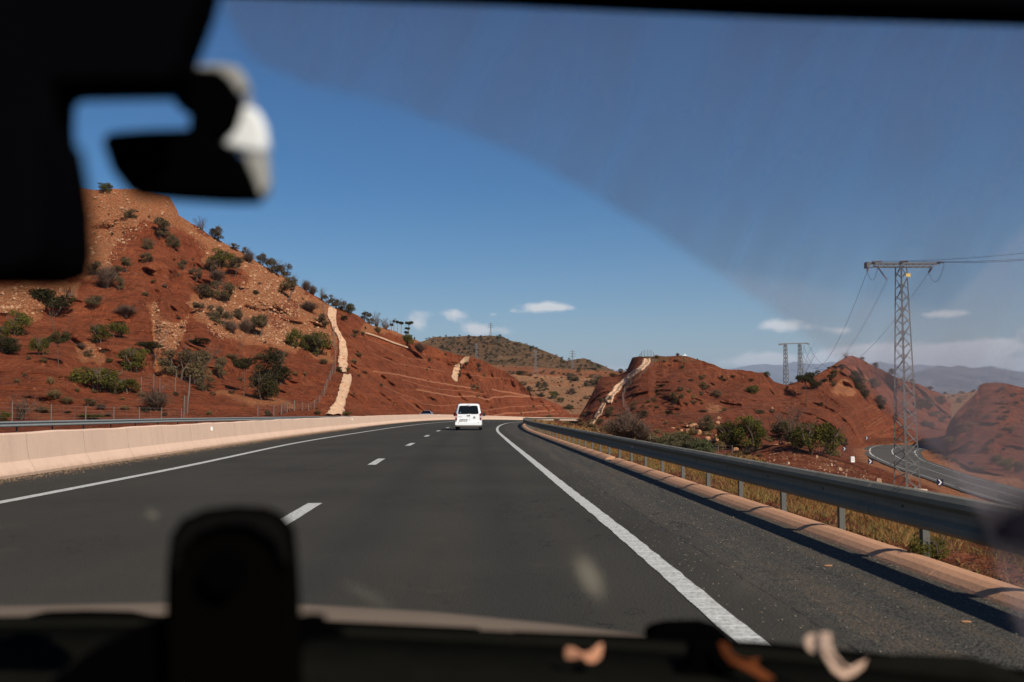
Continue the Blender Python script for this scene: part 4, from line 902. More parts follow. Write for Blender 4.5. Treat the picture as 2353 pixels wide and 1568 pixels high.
batch(RH, ZG, sG, [(1280,322,90,48,'d'),(1610,285,70,42,'b'),(1920,360,30,26,'k'),(1690,490,90,52,'o'),(1480,450,60,24,'o'),(1965,665,130,75,'o'),(1820,690,110,36,'o'),(1985,785,150,105,'w'),(2090,785,80,50,'d'),(2020,830,90,60,'o'),(1350,780,150,50,'k'),(1320,835,90,40,'d'),(1640,700,60,26,'o'),(1650,845,130,75,'o'),(1790,870,115,70,'w'),(1310,905,80,40,'o'),(1550,940,130,75,'w'),(1660,950,110,80,'w'),(1980,910,110,70,'o'),(1835,970,170,75,'w'),(1585,1035,110,85,'k'),(1850,1040,160,48,'o'),(1985,1045,80,40,'d'),(1235,1022,105,80,'o'),(1155,1025,80,52,'d'),(920,1055,110,52,'w'),(915,1140,130,75,'o'),(1080,1095,90,46,'w'),(1185,1100,80,44,'o'),(1280,1110,90,44,'d'),(1070,1140,70,22,'w'),(1070,1255,180,95,'k'),(1480,1225,170,80,'k'),(1600,1215,90,28,'o'),(2010,1175,130,40,'o'),(2220,930,190,100,'o'),(2300,660,60,40,'o'),(2335,1160,50,38,'d'),(420,1030,110,90,'o'),(545,1000,75,80,'o'),(640,1020,70,36,'o'),(535,1225,200,150,'o'),(205,1335,60,36,'k'),(385,1365,140,80,'k'),(150,1245,110,56,'o'),(85,1315,130,50,'d'),(30,1360,60,42,'o'),(330,1290,80,40,'d'),(920,365,70,30,'o'),(600,610,120,50,'o'),(1740,1050,110,36,'d'),(210,1165,60,24,'d'),(1400,385,60,30,'d'),(1580,375,80,40,'d'),(715,545,60,40,'k')])
RH2 = 'below the twin pylon'
batch(RH2, ZK, sK, [(1620,305,240,140,'g','round green shrub on the right hill below the twin pylon'),(1590,105,90,40,'k'),(1170,570,90,60,'d'),(1720,615,150,64,'o'),(1905,600,80,42,'o'),(830,590,130,44,'o'),(2110,455,24,16,'k'),(2145,500,30,24,'k'),(1130,50,60,36,'k'),(1165,100,80,40,'k'),(1300,40,90,36,'k'),(1990,740,24,20,'k')])
batch(RH2, ZE, sE, [(145,450,85,45,'g'),(320,550,30,20,'k'),(40,585,75,65,'g'),(360,515,30,22,'o')])
NR = 'between the guardrail and the right hill'
batch(NR, ZD, sA, [(980,1100,350,210,'b','large round purple-brown bare bush just behind the guardrail'),(1110,1110,180,140,'b'),(1625,1020,125,125,'o','grey shrub on a stem beside the boulders'),(1640,1040,90,60,'g'),(1830,1160,230,190,'g','big dark green bush casting a deep shadow beside the boulders'),(1950,1165,250,250,'g'),(1770,1120,120,160,'g'),(2020,1150,140,160,'g'),(2200,1130,170,190,'t'),(1330,1170,230,110,'r'),(1440,1190,240,140,'r'),(1580,1210,180,120,'r'),(1280,1140,120,110,'w'),(1180,1120,110,80,'w'),(1510,1060,90,60,'d'),(1540,1190,170,80,'w'),(1240,1045,70,34,'w'),(1430,1100,150,60,'g'),(1860,1230,100,55,'d'),(1950,1205,90,50,'b'),(2010,1195,50,34,'k'),(1705,1180,110,80,'w'),(385,935,60,36,'d'),(440,950,60,24,'w'),(640,985,70,30,'d'),(560,980,46,20,'w'),(700,1010,140,50,'w'),(520,975,80,26,'w'),(860,1040,90,60,'w'),(740,1030,90,30,'w')])
batch(NR, ZE, sE, [(560,1110,330,290,'g','wide yellow-green bush behind the red spoil mound'),(680,1120,200,250,'g'),(380,1010,260,260,'x'),(300,1020,200,180,'o'),(430,1060,200,160,'o'),(810,1040,70,50,'o'),(770,1000,60,60,'b'),(750,1130,90,60,'w')])
PK = 'on the pointed hill'
batch(PK, ZE, sE, [(823,285,58,40,'x','small bare tree left of the pointed hill\'s summit'),(965,302,42,26,'o'),(1080,372,60,48,'o'),(1215,425,60,50,'k'),(1545,548,52,24,'k'),(728,440,60,54,'g'),(720,530,60,52,'o'),(675,378,26,18,'k'),(905,500,100,90,'k'),(945,570,110,110,'k'),(985,640,90,90,'k'),(1065,545,110,72,'k'),(1120,700,90,90,'k'),(1130,740,70,60,'k'),(1465,725,110,80,'k'),(1530,720,120,100,'o'),(1640,682,95,66,'k'),(1590,785,75,46,'o'),(1655,835,80,58,'o'),(1505,862,75,44,'b'),(1560,875,70,40,'o'),(580,425,44,34,'o'),(735,375,60,24,'k'),(790,385,70,40,'k'),(690,470,90,40,'k'),(640,500,60,40,'k'),(615,700,40,30,'k'),(85,760,80,34,'o'),(190,758,50,32,'o'),(1420,620,50,26,'k'),(1395,500,44,34,'o'),(760,990,50,50,'o'),(820,1010,50,40,'b')])
plant(PK, 'u', *ZE(490,690), 190*sE, 235*sE, 'dark windblown tree leaning left in front of the pointed hill')
plant(PK, 'k', *ZE(560,550), 120*sE, 85*sE)
P7Z = 'on the hill at the right edge'
batch(P7Z, ZI, sI, [(1995,245,90,60,'o'),(2170,345,130,60,'o'),(1945,265,40,18,'k'),(1750,380,80,36,'o'),(2015,365,50,30,'o'),(2320,415,60,50,'o'),(2005,460,80,48,'o'),(2185,475,70,34,'o'),(2010,525,90,44,'d'),(1690,515,34,24,'k'),(1890,590,100,36,'o'),(2080,595,110,40,'o'),(1750,690,110,64,'o'),(2000,710,140,80,'o'),(1420,630,80,26,'d'),(1360,820,140,50,'o'),(1520,790,170,48,'w'),(1400,890,200,60,'o'),(1450,860,120,40,'w'),(2050,865,110,55,'w'),(2150,865,110,75,'w'),(1950,985,120,66,'o'),(1850,1030,80,36,'d'),(1210,1050,190,95,'w'),(2120,930,60,50,'k'),(1775,1100,100,52,'o'),(1730,1190,160,52,'k'),(1390,1200,90,46,'o'),(2020,1190,60,46,'k'),(1510,1430,120,76,'k'),(1130,1330,170,70,'w'),(1240,1360,160,60,'o'),(1060,1180,110,70,'o'),(980,1290,90,40,'w'),(1330,1400,120,50,'w'),(1920,1400,190,150,'g'),(2100,1500,260,170,'g'),(2290,1540,220,180,'g'),(1700,1500,160,70,'w'),(1580,1480,110,50,'b'),(1850,770,100,40,'d')])
# scrub dotted over the distant hill
def scatter(zone, n, region, k, wr, hr, seed, group_lbl):
    r = random.Random(seed); c = 0; tries = 0
    while c < n and tries < n*60:
        tries += 1; x = r.uniform(region[0], region[2]); y = r.uniform(region[1], region[3]); hh = hit1(x, y)
        if hh is None: continue
        loc = hh[0]
        if not (region[4] < loc.y < region[5]): continue
        w = r.uniform(*wr); kk = r.choice(k); plant(zone, kk, x, y, w, w*r.uniform(*hr), '*'+group_lbl); c += 1
scatter('far', 330, (945, 772, 1410, 858, 700, 1100), 'kkko', (3.5, 9), (.5, .8), 3, 'dark scrub bush dotted on the distant brown hill')
scatter('mesa', 60, (1110, 840, 1440, 955, 300, 700), 'kodd', (3, 8), (.45, .8), 5, 'small scrub bush on the flat-topped land between the hills')
scatter('left', 70, (200, 470, 1200, 950, 55, 320), 'ddow', (4, 9), (.4, .7), 8, 'small dry tuft on the left hillside')
scatter('right', 70, (1360, 850, 2353, 1060, 90, 330), 'ddow', (4, 9), (.4, .7), 9, 'small dry tuft on the hills right of the road')
scatter('near', 60, (1345, 970, 1770, 1062, 60, 200), 'wwdwwo', (12, 26), (.35, .6), 12, 'straw-coloured brush between the guardrail and the right hill')
# labels: own label where written, else by look, place and neighbours
def ordinal(i, n): 
    if n == 1: return ''
    w = ['leftmost', 'second', 'third', 'fourth', 'fifth', 'sixth', 'seventh', 'eighth', 'ninth', 'tenth', 'eleventh', 'twelfth', 'thirteenth', 'fourteenth', 'fifteenth']
    if i == 0: return ', leftmost of those'
    if i == n-1: return ', rightmost of those'
    return f', {w[i]} from the left' if i < len(w) else f', {w[n-1-i] if n-1-i < len(w) else str(n-i)+"th"} from the right'
def bake(roots, name, label, cat):
    groups = {}
    for root in roots:
        M = Matrix.Translation(root.location) @ root.rotation_euler.to_matrix().to_4x4() @ Matrix.Diagonal((*root.scale, 1))
        for o in ([root] if root.data else list(root.children)):
            me = o.data; n = len(me.vertices); co = np.empty(n*3, np.float32); me.vertices.foreach_get('co', co)
            keep = slice(None); A = np.array(M)[:3]; V = co.reshape(-1, 3) @ A[:, :3].T+A[:, 3]
            F = [tuple(p.vertices) for p in me.polygons]
            if root.get('far'): F = F[::2]
            groups.setdefault(me.materials[0], []).append((V, F))
        for o in list(root.children): bpy.data.objects.remove(o)
        bpy.data.objects.remove(root)
    for mat, L in groups.items():
        if mat in (M_BARK, M_PALEB): continue
        off = 0; VV = []; FF = []
        for V, F in L:
            VV.append(V); FF += [tuple(i+off for i in f) for f in F]; off += len(V)
        me = bpy.data.meshes.new(name); me.from_pydata(np.concatenate(VV).tolist(), [], FF); me.update(); tag(link(name, me, mat), label, cat, kind='stuff')
def thin_out():
    far = [p for p in PLANTS if p[0] == 'far']
    for p in far: p[5]['far'] = 1
    bake([p[5] for p in far], 'scrub', 'dark scrub dotted all over the distant brown hill', 'scrub')
    rest = [p for p in PLANTS if p[0] != 'far']
    for nm, cap in (('shrub', 290), ('dry_tussock', 200)):
        L = sorted([p for p in rest if p[5].name.startswith(nm)], key=lambda p: -p[4])
        cut = [p for p in L[cap:] if not p[6] or p[6].startswith('*')]
        if cut: bake([p[5] for p in cut], 'scrub', 'tiny far-off scrub specks spread over the hillsides', 'scrub'); ids = {id(p) for p in cut}; rest = [p for p in rest if id(p) not in ids]
    PLANTS[:] = rest
def label_plants():
    sets = {}
    for p in PLANTS:
        zone, k, px, py, area, root, lab, h, w = p
        if lab and lab.startswith('*'): root['label'] = lab[1:]; root['group'] = 'scrub '+lab[1:].split(' bush ')[-1] if ' bush ' in lab else lab[1:].replace('tuft', 'tufts'); continue
        root['group'] = 'shrubs and trees '+zone
        if lab: root['label'] = lab; continue
        sz = 'tiny' if area < 60 else 'small' if area < 260 else 'medium' if area < 900 else 'large'
        sets.setdefault((zone, k, sz), []).append(p)
    for (zone, k, sz), L in sets.items():
        L.sort(key=lambda p: p[2]); d = KIND[k][1].replace('small ', '').replace('low ', '')
        for i, p in enumerate(L): p[5]['label'] = f"{sz} {d} {zone}{ordinal(i, len(L))}"
thin_out(); label_plants()
# eucalyptus group on the ridge
def gum(px, top, foot_y, cw, seed, label, extra=()):
    loc, _ = hit(px, foot_y+1.5, 350); d = loc.y; s = d/FPX; H = (foot_y-top)*s
    r = random.Random(seed); root = empty('eucalyptus_tree', loc); tag(root, label, 'tree', 'thin trees in a row on the ridge of the cutting')
    m = MB(); lean = r.uniform(-.03, .03)*H
    m.tube([(0, 0, -.3), (lean*.3, 0, H*.4), (lean, 0, H*.8)], [.11, .09, .05], 5)
    bl = []
    for (dx, dz, w, h) in ((0, 0, cw, cw*.42),)+tuple(extra):
        z = H-h*s/2-dz*s
        for q in range(5):
            a = r.uniform(0, 6.28); rr = w*s*.28; bl.append((dx*s+rr*cos(a), rr*sin(a), z+r.uniform(-.2, .2)*h*s, w*s*.22, w*s*.22, h*s*.32))
        m.tube([(lean, 0, H*.55 if dz < H/s*.3 else H*.3), (dx*s*.6, 0, z-.2), (dx*s, 0, z)], [.06, .05, .03], 4)
    m.build('trunk', M_PALEB, root)
    link('crown', leaves_mesh('crown', M_DARK, 700, bl, .16, seed=seed), None, root)
gum(*ZJ(400,0)[:1], ZJ(0,518)[1], ZJ(0,715)[1], 100*.1953, 1, 'tallest thin tree on the ridge, with a broad flat crown', ((-4, 14, 62*.1953, 26*.1953),))
gum(ZJ(307,0)[0], ZJ(0,548)[1], ZJ(0,690)[1], 50*.1953, 2, 'thin tree with a drooping narrow crown beside the tallest one on the ridge')
gum(ZJ(264,0)[0], ZJ(0,538)[1], ZJ(0,672)[1], 38*.1953, 3, 'slender pale-trunked tree with a tufted top on the ridge')
gum(ZJ(196,0)[0], ZJ(0,570)[1], ZJ(0,640)[1], 30*.1953, 4, 'smallest thin tree at the left of the row on the ridge')
gum(ZJ(370,0)[0], ZJ(0,650)[1], ZJ(0,708)[1], 46*.1953, 5, 'low bushy tree at the foot of the tallest one on the ridge')
gum(ZJ(222,0)[0], ZJ(0,530)[1], ZJ(0,655)[1], 16*.1953, 6, 'thinnest tree with a tiny tuft of leaves on the ridge')

# dry grass of the verge
def blades(name, n, ulo, uhi, ylo, yhi, hlo, hhi, mat, label, dens=None, w=.0021):
    r = np.random.default_rng(len(name)+n); u = ulo+(uhi-ulo)*r.random(n); y = ylo+(yhi-ylo)*r.random(n)**2.1
    pat = vnoise(u*2.2, y*1.4, 0*u, .8, 3, 21); keep = pat > r.normal(-.25, .35, n); u, y = u[keep], y[keep]; n = len(u)
    x, h, _ = right_h(u, y); H = (hlo+(hhi-hlo)*r.random(n))*(.6+.5*np.clip(pat[keep], 0, 1))*np.interp(u, [.3, .7, 3], [.55, 1, 1]); a = r.random(n)*2*pi
    wd = w*(1+y/22); lean = r.normal(0, .55, (n, 2))*H[:, None]
    dx, dy = np.cos(a)*wd, np.sin(a)*wd; h = h-.02
    V = np.stack([np.stack([x-dx, y-dy, h], 1), np.stack([x+dx, y+dy, h], 1), np.stack([x+dx*.7+lean[:, 0]*.4, y+dy*.7+lean[:, 1]*.4, h+H*.6], 1), np.stack([x+lean[:, 0], y+lean[:, 1], h+H], 1), np.stack([x-dx*.7+lean[:, 0]*.4, y-dy*.7+lean[:, 1]*.4, h+H*.6], 1)], 1).reshape(-1, 3)
    me = bpy.data.meshes.new(name); me.from_pydata(V.tolist(), [], [tuple(range(5*i, 5*i+5)) for i in range(n)]); me.update()
    tag(link(name, me, mat), label, 'grass', kind='stuff')
M_STRAW = leafmat('straw_grass', (.36, .205, .078), (.18, .095, .038), .3); M_GRN = leafmat('green_grass', (.17, .18, .05), (.26, .22, .08), .3); M_RUSTG = leafmat('rust_grass', (.30, .125, .045), (.17, .068, .027), .3)
blades('dry_grass', 85000, .35, 3.6, 3.2, 60, .04, .20, M_STRAW, 'dry straw-coloured grass under the right guardrail')
blades('dry_grass', 85000, .7, 8, 3.2, 70, .05, .30, M_RUSTG, 'rust-brown dry grass on the slope behind the right guardrail')
blades('dry_grass', 60000, 1.6, 8.5, 4.5, 17, .10, .42, M_RUSTG, 'tangled rusty dry weeds at the near end of the guardrail', w=.0022)
blades('grass', 20000, .30, 1.7, 3.5, 45, .04, .17, M_GRN, 'thin green grass along the back of the kerb')
blades('dry_grass', 16000, .4, 14, 60, 150, .2, .5, M_STRAW, 'straw-coloured grass inside the bend beyond the guardrail', w=.02)
# two verge plants under the rail
for (x, y, w, h, k, lb) in ((2130, 1292, 78, 62, 'g', 'small dark green bush under the near end of the right guardrail'), (1460, 1123, 26, 14, 'k', 'small dark weed growing at the break in the kerb')):
    loc, _ = hit(x, y); plant('verge', k, x, y, w, h); o = PLANTS[-1][5]; o['label'] = lb; o['group'] = 'weeds on the verge'
# reddish verge stubble seen between posts
# ------------------------------------------------------------------ concrete chutes laid down the slopes
M_CHUTE_DARK = plain('chute_dark', (.36, .21, .13), .95)
def chute(label, pts, fn, scale, steps, group='concrete drainage chutes'):
    """pts: (left x, right x, y) rows from top to bottom, read in a window"""
    root = empty('drainage_chute', (0, 0, 0)); tag(root, label, 'drain', group)
    rows = []
    P_ = np.array(pts, float); n = 90; yy = np.linspace(P_[0, 2], P_[-1, 2], n); xl = np.interp(yy, P_[:, 2], P_[:, 0]); xr = np.interp(yy, P_[:, 2], P_[:, 1])
    for i in range(n):
        a = vnoise(np.array([i*.31]), 0*np.array([1.]), 0*np.array([1.]), 1, 2)[0]*.07*(xr[i]-xl[i]); row = []
        for t in (0, .16, .5, .84, 1):
            px, py = fn(xl[i]+a+(xr[i]-xl[i])*t, yy[i]); h = hit1(px, py)
            if h is None or (rows and abs(h[0].y-rows[-1][2].y) > 14): h = None
            row.append(h[0] if h else None)
        if any(q is None for q in row):
            if row[2] is None: continue
            row = [q if q is not None else row[2] for q in row]
        rows.append(row)
    m = MB(); lift = [.32, .42, .14, .42, .32]
    for r in rows:
        tow = Vector((0, -1, .6)).normalized()
        for k, q in enumerate(r): m.v.append(tuple(q+tow*(lift[k]+.1+(.22*((rows.index(r)*.31) % 1) if 0 < k < 4 else .05*sin(rows.index(r)*1.7)))))
    for i in range(len(rows)-1):
        for k in range(4): a = i*5+k; m.f.append((a, a+1, a+6, a+5))
    ml = len(m.v)
    for r in rows:
        for q in (r[0], r[4]): m.v.append(tuple(q+Vector((0, .5, -.6))))
    for i in range(len(rows)-1):
        a, b = ml+2*i, ml+2*i+2; m.f.append((i*5, a, b, i*5+5)); m.f.append((i*5+4, i*5+9, b+1, a+1))
    m.build('channel', M_CHUTE, root, fix=False)
    for (x, y, w) in steps:
        px, py = fn(x, y); h = hit1(px, py)
        if not h: continue
        q = h[0]; ww = w*scale*q.y/FPX
        b = MB().box(q+Vector((0, -.35, .30)), (ww, .35, .30)); b.build('baffle', M_CHUTE, root, bevel=.05)
        b = MB().box(q+Vector((0, -.30, .07)), (ww*.8, .3, .16)); b.build('dark_step', M_CHUTE_DARK, root)  # darker box under each baffle
    return root
chute('long pale concrete chute running down the left hill beside the cutting', [(625,640,650),(612,680,672),(605,672,715),(640,680,780),(655,700,830),(690,725,880),(700,750,920),(702,762,980),(698,766,1050),(695,766,1100),(705,762,1135),(725,755,1165)], ZB, sA,
      [(650,670,30),(637,733,22),(668,808,26),(705,893,24),(735,968,26),(740,1000,14),(738,1042,24),(732,1100,32)])
chute('lower pale chute fanning out towards the guardrail below the long one', [(740,800,1180),(722,795,1210),(712,790,1260),(700,775,1310),(680,750,1370),(655,745,1420),(620,735,1470),(600,725,1498)], ZB, sA, [(750,1272,30),(715,1360,36)])
chute('short pale chute at the far end of the banded cutting', [(1695,1722,1040),(1670,1715,1052),(1650,1690,1078),(1642,1665,1092),(1610,1650,1105),(1598,1648,1130),(1588,1640,1165),(1582,1632,1195),(1592,1625,1212),(1618,1632,1235)], ZB, sA, [(1600,1195,24),(1636,1122,20)])
chute('long pale chute slanting down the right hill', [(1085,1185,350),(1055,1185,380),(1035,1160,430),(1010,1110,465),(960,1085,505),(880,1000,560),(800,910,620),(740,840,680),(670,780,740),(600,730,790),(575,690,850),(520,630,910),(480,600,950),(470,600,980),(490,590,1010),(505,570,1045)], ZG, sG, [(1120,405,40),(840,655,34)])
chute('last stretch of the right hill\'s chute, ending in scrub', [(425,485,1048),(400,470,1080),(375,450,1120),(345,435,1170),(310,415,1220),(295,350,1270),(285,345,1300),(250,310,1340),(210,275,1385)], ZG, sG, [(370,1200,30)])
# concrete ledge across the cutting
m = MB(); pts = [ZB(x, y) for x, y in ((905,846),(960,862),(1040,890),(1120,922),(1190,945),(1245,965))]; L = []
for (a, b), (c, d) in zip(pts, pts[1:]):
    for t in np.linspace(0, 1, 5, endpoint=False): L.append((a+(c-a)*t, b+(d-b)*t))
path_ = [((*(hit(px, py+1, 430)[0]+Vector((0, -.5, 0))),), (1, 0)) for px, py in L]
m = MB()
for (p, _), (q, _) in zip(path_, path_[1:]): m.beam(Vector(p), Vector(q), .7, .35)
tag(m.build('concrete_ledge', M_CHUTE), 'narrow concrete ledge slanting across the upper cutting with shadow under it', 'ledge')
# dark gully edge of the right cutting
# ------------------------------------------------------------------ boulders and loose rocks
M_ROCK = m_conc('sandstone', (.50, .25, .13), dark=.62); M_ROCKP = m_conc('pale_rock', (.46, .28, .18), dark=.6)
M_ROCKB = m_conc('rubble_rock', (.50, .27, .15), dark=.5)
def rockmesh(seed):
    bm = bmesh.new(); bmesh.ops.create_icosphere(bm, subdivisions=3, radius=.5); r = random.Random(seed); o = Vector((r.random()*50, r.random()*50, 0))
    for v in bm.verts:
        n = v.co.normalized(); k = 1+.22*noise.noise(n*1.4+o)+.10*noise.noise(n*3.5+o); v.co = n*.5*k; v.co.z = max(v.co.z*.9, -.28)
        for ax in (Vector((1, .3, .1)), Vector((-.4, 1, .2)), Vector((0, .2, 1))):
            a = ax.normalized(); dd = v.co.dot(a)
            if dd > .36: v.co -= a*(dd-.36)
    me = bpy.data.meshes.new('boulder'); bm.to_mesh(me); bm.free(); return me
RM = [rockmesh(i) for i in range(5)]
for m_ in RM[:4]: m_.materials.append(M_ROCK)
RM[4].materials.append(M_ROCKP)
ROCKS = [(ZK,690,835,155,95,'big flat-topped boulder at the top of the boulder heap'),(ZK,578,815,50,42,'small round boulder left of the flat-topped one'),(ZK,585,915,100,95,'rounded boulder at the left of the heap, in front'),(ZK,765,930,90,95,'upright boulder in the middle of the heap'),(ZK,492,885,55,42,'small boulder at the left end of the heap'),
   (ZK,905,1030,90,85,'dark-sided boulder in the lower part of the heap'),(ZK,1035,985,75,70,'angular boulder above the two small ones in the heap'),(ZK,1100,1015,60,80,'tall pale boulder at the right of the heap'),(ZK,1052,1035,50,52,'small pale boulder in front of the tall one'),(ZK,985,1045,75,45,'low boulder near the bottom of the heap'),
   (ZK,1015,1040,50,30,'smallest stone wedged low in the heap'),(ZK,1085,1095,70,45,'pale slab below the boulder heap'),(ZK,1345,1190,85,70,'lone boulder behind the leaning fence post'),(ZK,1215,1105,80,50,'reddish boulder in the shadow of the big green bush'),(ZK,870,940,90,55,'crumbling boulder between the heap\'s two halves'),(ZK,360,845,60,30,'flat pale stone left of the heap'),
   (ZK,620,810,40,24,'stone wedged against the flat-topped boulder'),(ZK,1985,1105,90,34,'flat pale slab on the crest of the spoil mound'),(ZK,2155,1080,100,28,'long pale slab on top of the spoil mound'),(ZK,1075,690,60,50,'pink stone above the big green bush'),(ZK,1060,770,70,60,'pinkish rock between the grey shrub and green bush')]
for f, x, y, w, h, lb in ROCKS:
    px, py = f(x, y); q = hit(px, py)[0]; s = q.y/FPX*sK; o = bpy.data.objects.new('boulder', RM[hash(lb) % 4 if False else (int(x)+int(y)) % 4]); COL.objects.link(o)
    o.location = q+Vector((0, 0, h*s*.25)); o.scale = (w*s*1.08, w*s, h*s*1.25); o.rotation_euler = (0, 0, (x*7.3) % 3); tag(o, lb, 'boulder', 'sandstone boulders behind the guardrail')
def stones(name, n, regions, size, mat, label, seed, dmax=400):
    r = random.Random(seed); vs, fs = [], []
    tot = sum(w for *_, w in regions)
    for poly, fn, w in regions:
        pp = [fn(*p) for p in poly]; xs = [p[0] for p in pp]; ys = [p[1] for p in pp]; k = int(n*w/tot); t = 0
        while k > 0 and t < n*20:
            t += 1; x, y = r.uniform(min(xs), max(xs)), r.uniform(min(ys), max(ys))
            if not in_poly(np.array([x]), np.array([y]), pp)[0]: continue
            h = hit1(x, y)
            if not h or h[0].y > dmax: continue
            k -= 1; q = h[0]; s = size*r.uniform(.4, 1)*(1+2.0*(r.random() < .06)); n0 = len(vs); a = r.uniform(0, 6.28)
            ring = [(cos(a+i*1.2566)*s*r.uniform(.6, 1.1), sin(a+i*1.2566)*s*r.uniform(.6, 1.1)) for i in range(5)]
            vs += [(q.x+u, q.y+v-.1, q.z-.15*s) for u, v in ring]+[(q.x+u*.6, q.y+v*.6-.1, q.z+s*.75) for u, v in ring]
            fs += [(n0+i, n0+(i+1) % 5, n0+5+(i+1) % 5, n0+5+i) for i in range(5)]+[tuple(n0+5+i for i in range(5))]
    me = bpy.data.meshes.new(name); me.from_pydata(vs, [], fs); me.update(); tag(link(name, me, mat), label, 'stones', kind='stuff')
stones('rubble', 6500, [([(1400,540),(1560,600),(2352,1090),(2352,1568),(2000,1500),(1700,1480),(1450,1200),(1850,1100),(1900,950),(1600,820)], ZA, 5), ([(690,320),(1300,370),(1390,540),(1180,560),(850,950),(700,930)], ZA, 2.2), ([(0,290),(280,430),(600,620),(610,800),(660,900),(500,1000),(300,950),(0,920)], ZB, 3), ([(1190,1190),(1240,1200),(1255,1340),(1390,1370),(1500,1270),(1430,1480),(1400,1568),(1210,1568)], ZA, .9), ([(0,1080),(640,1060),(300,1290),(0,1280)], ZA, .7)],
       .15, M_ROCKB, 'loose pale rubble scattered over the bare upper slopes of the left hill', 3, 345)
stones('stones', 230, [([(0,1180),(200,1060),(500,1080),(1000,1260),(1200,1370),(700,1300),(0,1250)], ZE, 4), ([(850,470),(1130,480),(1100,600),(900,590)], ZK, 1.2), ([(0,600),(2300,400),(2300,700),(1100,760),(200,820)], ZK, 2), ([(600,360),(800,360),(780,450),(640,450)], ZC, 1)],
       .11, M_ROCKP, 'pale stones strewn on the spoil mound and the slopes near it', 4, 300)

# ------------------------------------------------------------------ wire fences
M_FPOST = plain('fence_post', (.14, .11, .088), .7, var=.2); M_WIRE = plain('fence_wire', (.20, .15, .12), .6, metal=.3)
def fence(label, posts, fn, scale, group='wire fences', wires=4, thick=.10, dmax=400):
    """posts: (x, foot y, height)"""
    root = empty('wire_fence', (0, 0, 0)); tag(root, label, 'fence', group); tops = []
    for x, y, h in posts:
        px, py = fn(x, y); hh = hit(px, py, dmax)
        if not hh: continue
        q = hh[0]; H = h*scale*q.y/FPX; lean = random.uniform(-.03, .03)*H
        MB().tube([q-Vector((0, 0, .3)), q+Vector((lean, 0, H))], thick/2, 6).build('post', M_FPOST, root); tops.append((q, H, lean))
    m = MB()
    for (a, H, l), (b, K, l2) in zip(tops, tops[1:]):
        for k in range(wires):
            t = (k+1)/(wires+.3); m.beam(a+Vector((l*t, 0, H*t)), b+Vector((l2*t, 0, K*t)), .016)
        n = max(2, int((b-a).length/1.1))
        for i in range(1, n):
            c = a.lerp(b, i/n); m.beam(c+Vector((0, 0, .1)), c+Vector((0, 0, (H+(K-H)*i/n)*.9)), .012)
    m.build('wire_mesh', M_WIRE, root)
fence('weathered wire fence along the foot of the left hill behind the guardrail', [(-260,965,180),(95,962,162),(400,958,140),(672,952,120),(893,948,112),(1092,945,104),(1264,942,98),(1422,940,90)], ZC, sA)
fence('wire fence stepping up the slope beside the long pale chute', [(2145,912,82),(2205,903,80),(2250,885,90),(2307,870,78)], ZC, sA, thick=.12)
fence('thin wire fence from the road up along the left side of the chute', [(60,1500,82),(185,1500,85),(245,1492,82),(292,1470,88),(345,1458,80),(408,1458,68),(458,1457,60),(502,1442,68),(545,1395,55),(580,1342,76),(602,1280,72),(628,1222,80),(648,1172,70),(665,1168,160),(672,1060,120),(660,960,110),(662,880,80),(655,845,60)], ZB, sA, thick=.12)
fence('short fence corner of tall leaning posts on the lower left slope', [(1105,718,115),(1205,700,120),(1252,722,108),(1275,700,30),(1372,728,122),(1485,748,160),(1470,890,140),(1440,930,180)], ZC, sA, thick=.11)
fence('single post and wire at the top of the long left chute', [(575,640,46),(578,660,60),(585,700,40)], ZB, sA, thick=.12)
fence('fence posts standing against the sky on top of the right hill', [(1018,312,45),(1046,305,80),(1090,300,105),(1147,300,108),(1192,300,108),(1232,300,78)], ZG, sG, thick=.09, dmax=280)
fence('wire fence descending the right hill along its chute', [(1250,382,90),(1215,440,105),(1110,530,50),(1018,645,70),(880,750,150),(785,860,90),(750,990,130),(765,1100,150),(845,1215,110),(880,1270,80),(948,1345,90)], ZG, sG, thick=.10, dmax=280)
fence('leaning grey wooden fence posts just behind the right guardrail', [(1100,1500,110),(1150,1560,60)], ZG, sG, thick=.09)
fence('thin weathered posts behind the guardrail near the boulders', [(1160,1110,72),(1180,1140,75),(1712,1210,70),(1823,1250,110)], ZD, sA, thick=.08)
fence('two thin rusty stakes in the dry grass under the guardrail', [(514,600,180),(1303,750,130)], lambda x, y: (1723.2+x*.2675, 880.6+y*.2675), sE, wires=0, thick=.02)

# ------------------------------------------------------------------ lattice pylons and cables
M_PYL = plain('pylon_steel', (.135, .130, .120), .8, metal=.0, var=.25, scale=1.5); M_PYLD = plain('far_pylon_steel', (.17, .17, .175), .8, metal=.1)
M_INS = plain('insulator', (.20, .13, .10), .4); M_YEL = plain('yellow_plate', (.75, .50, .10), .5); M_CAB = plain('cable', (.05, .05, .06), .5)
def lattice(root, base, H, wb, wt, n, t, rot, mat, legname='leg', tb=None):
    tb = tb or t*.55; c = Vector(base); corners = [(-1, -1), (1, -1), (1, 1), (-1, 1)]; R_ = Matrix.Rotation(rot, 3, 'Z')
    def pt(k, z): w = (wb+(wt-wb)*z/H)/2; return c+R_ @ Vector((corners[k][0]*w, corners[k][1]*w, z))
    for k in range(4): MB().beam(pt(k, -.3), pt(k, H), t).build(legname, mat, root)
    zs = [H*(1-(1-i/n)**1.0) for i in range(n+1)]
    for k in range(4):
        m = MB(); k2 = (k+1) % 4
        for i in range(n):
            a, b = (k, k2) if (i+k) % 2 else (k2, k); m.beam(pt(a, zs[i]), pt(b, zs[i+1]), tb)
            m.beam(pt(b, zs[i]), pt(a, zs[i]*.5+zs[i+1]*.5), tb*.8)
        m.build('bracing', mat, root)
    return pt
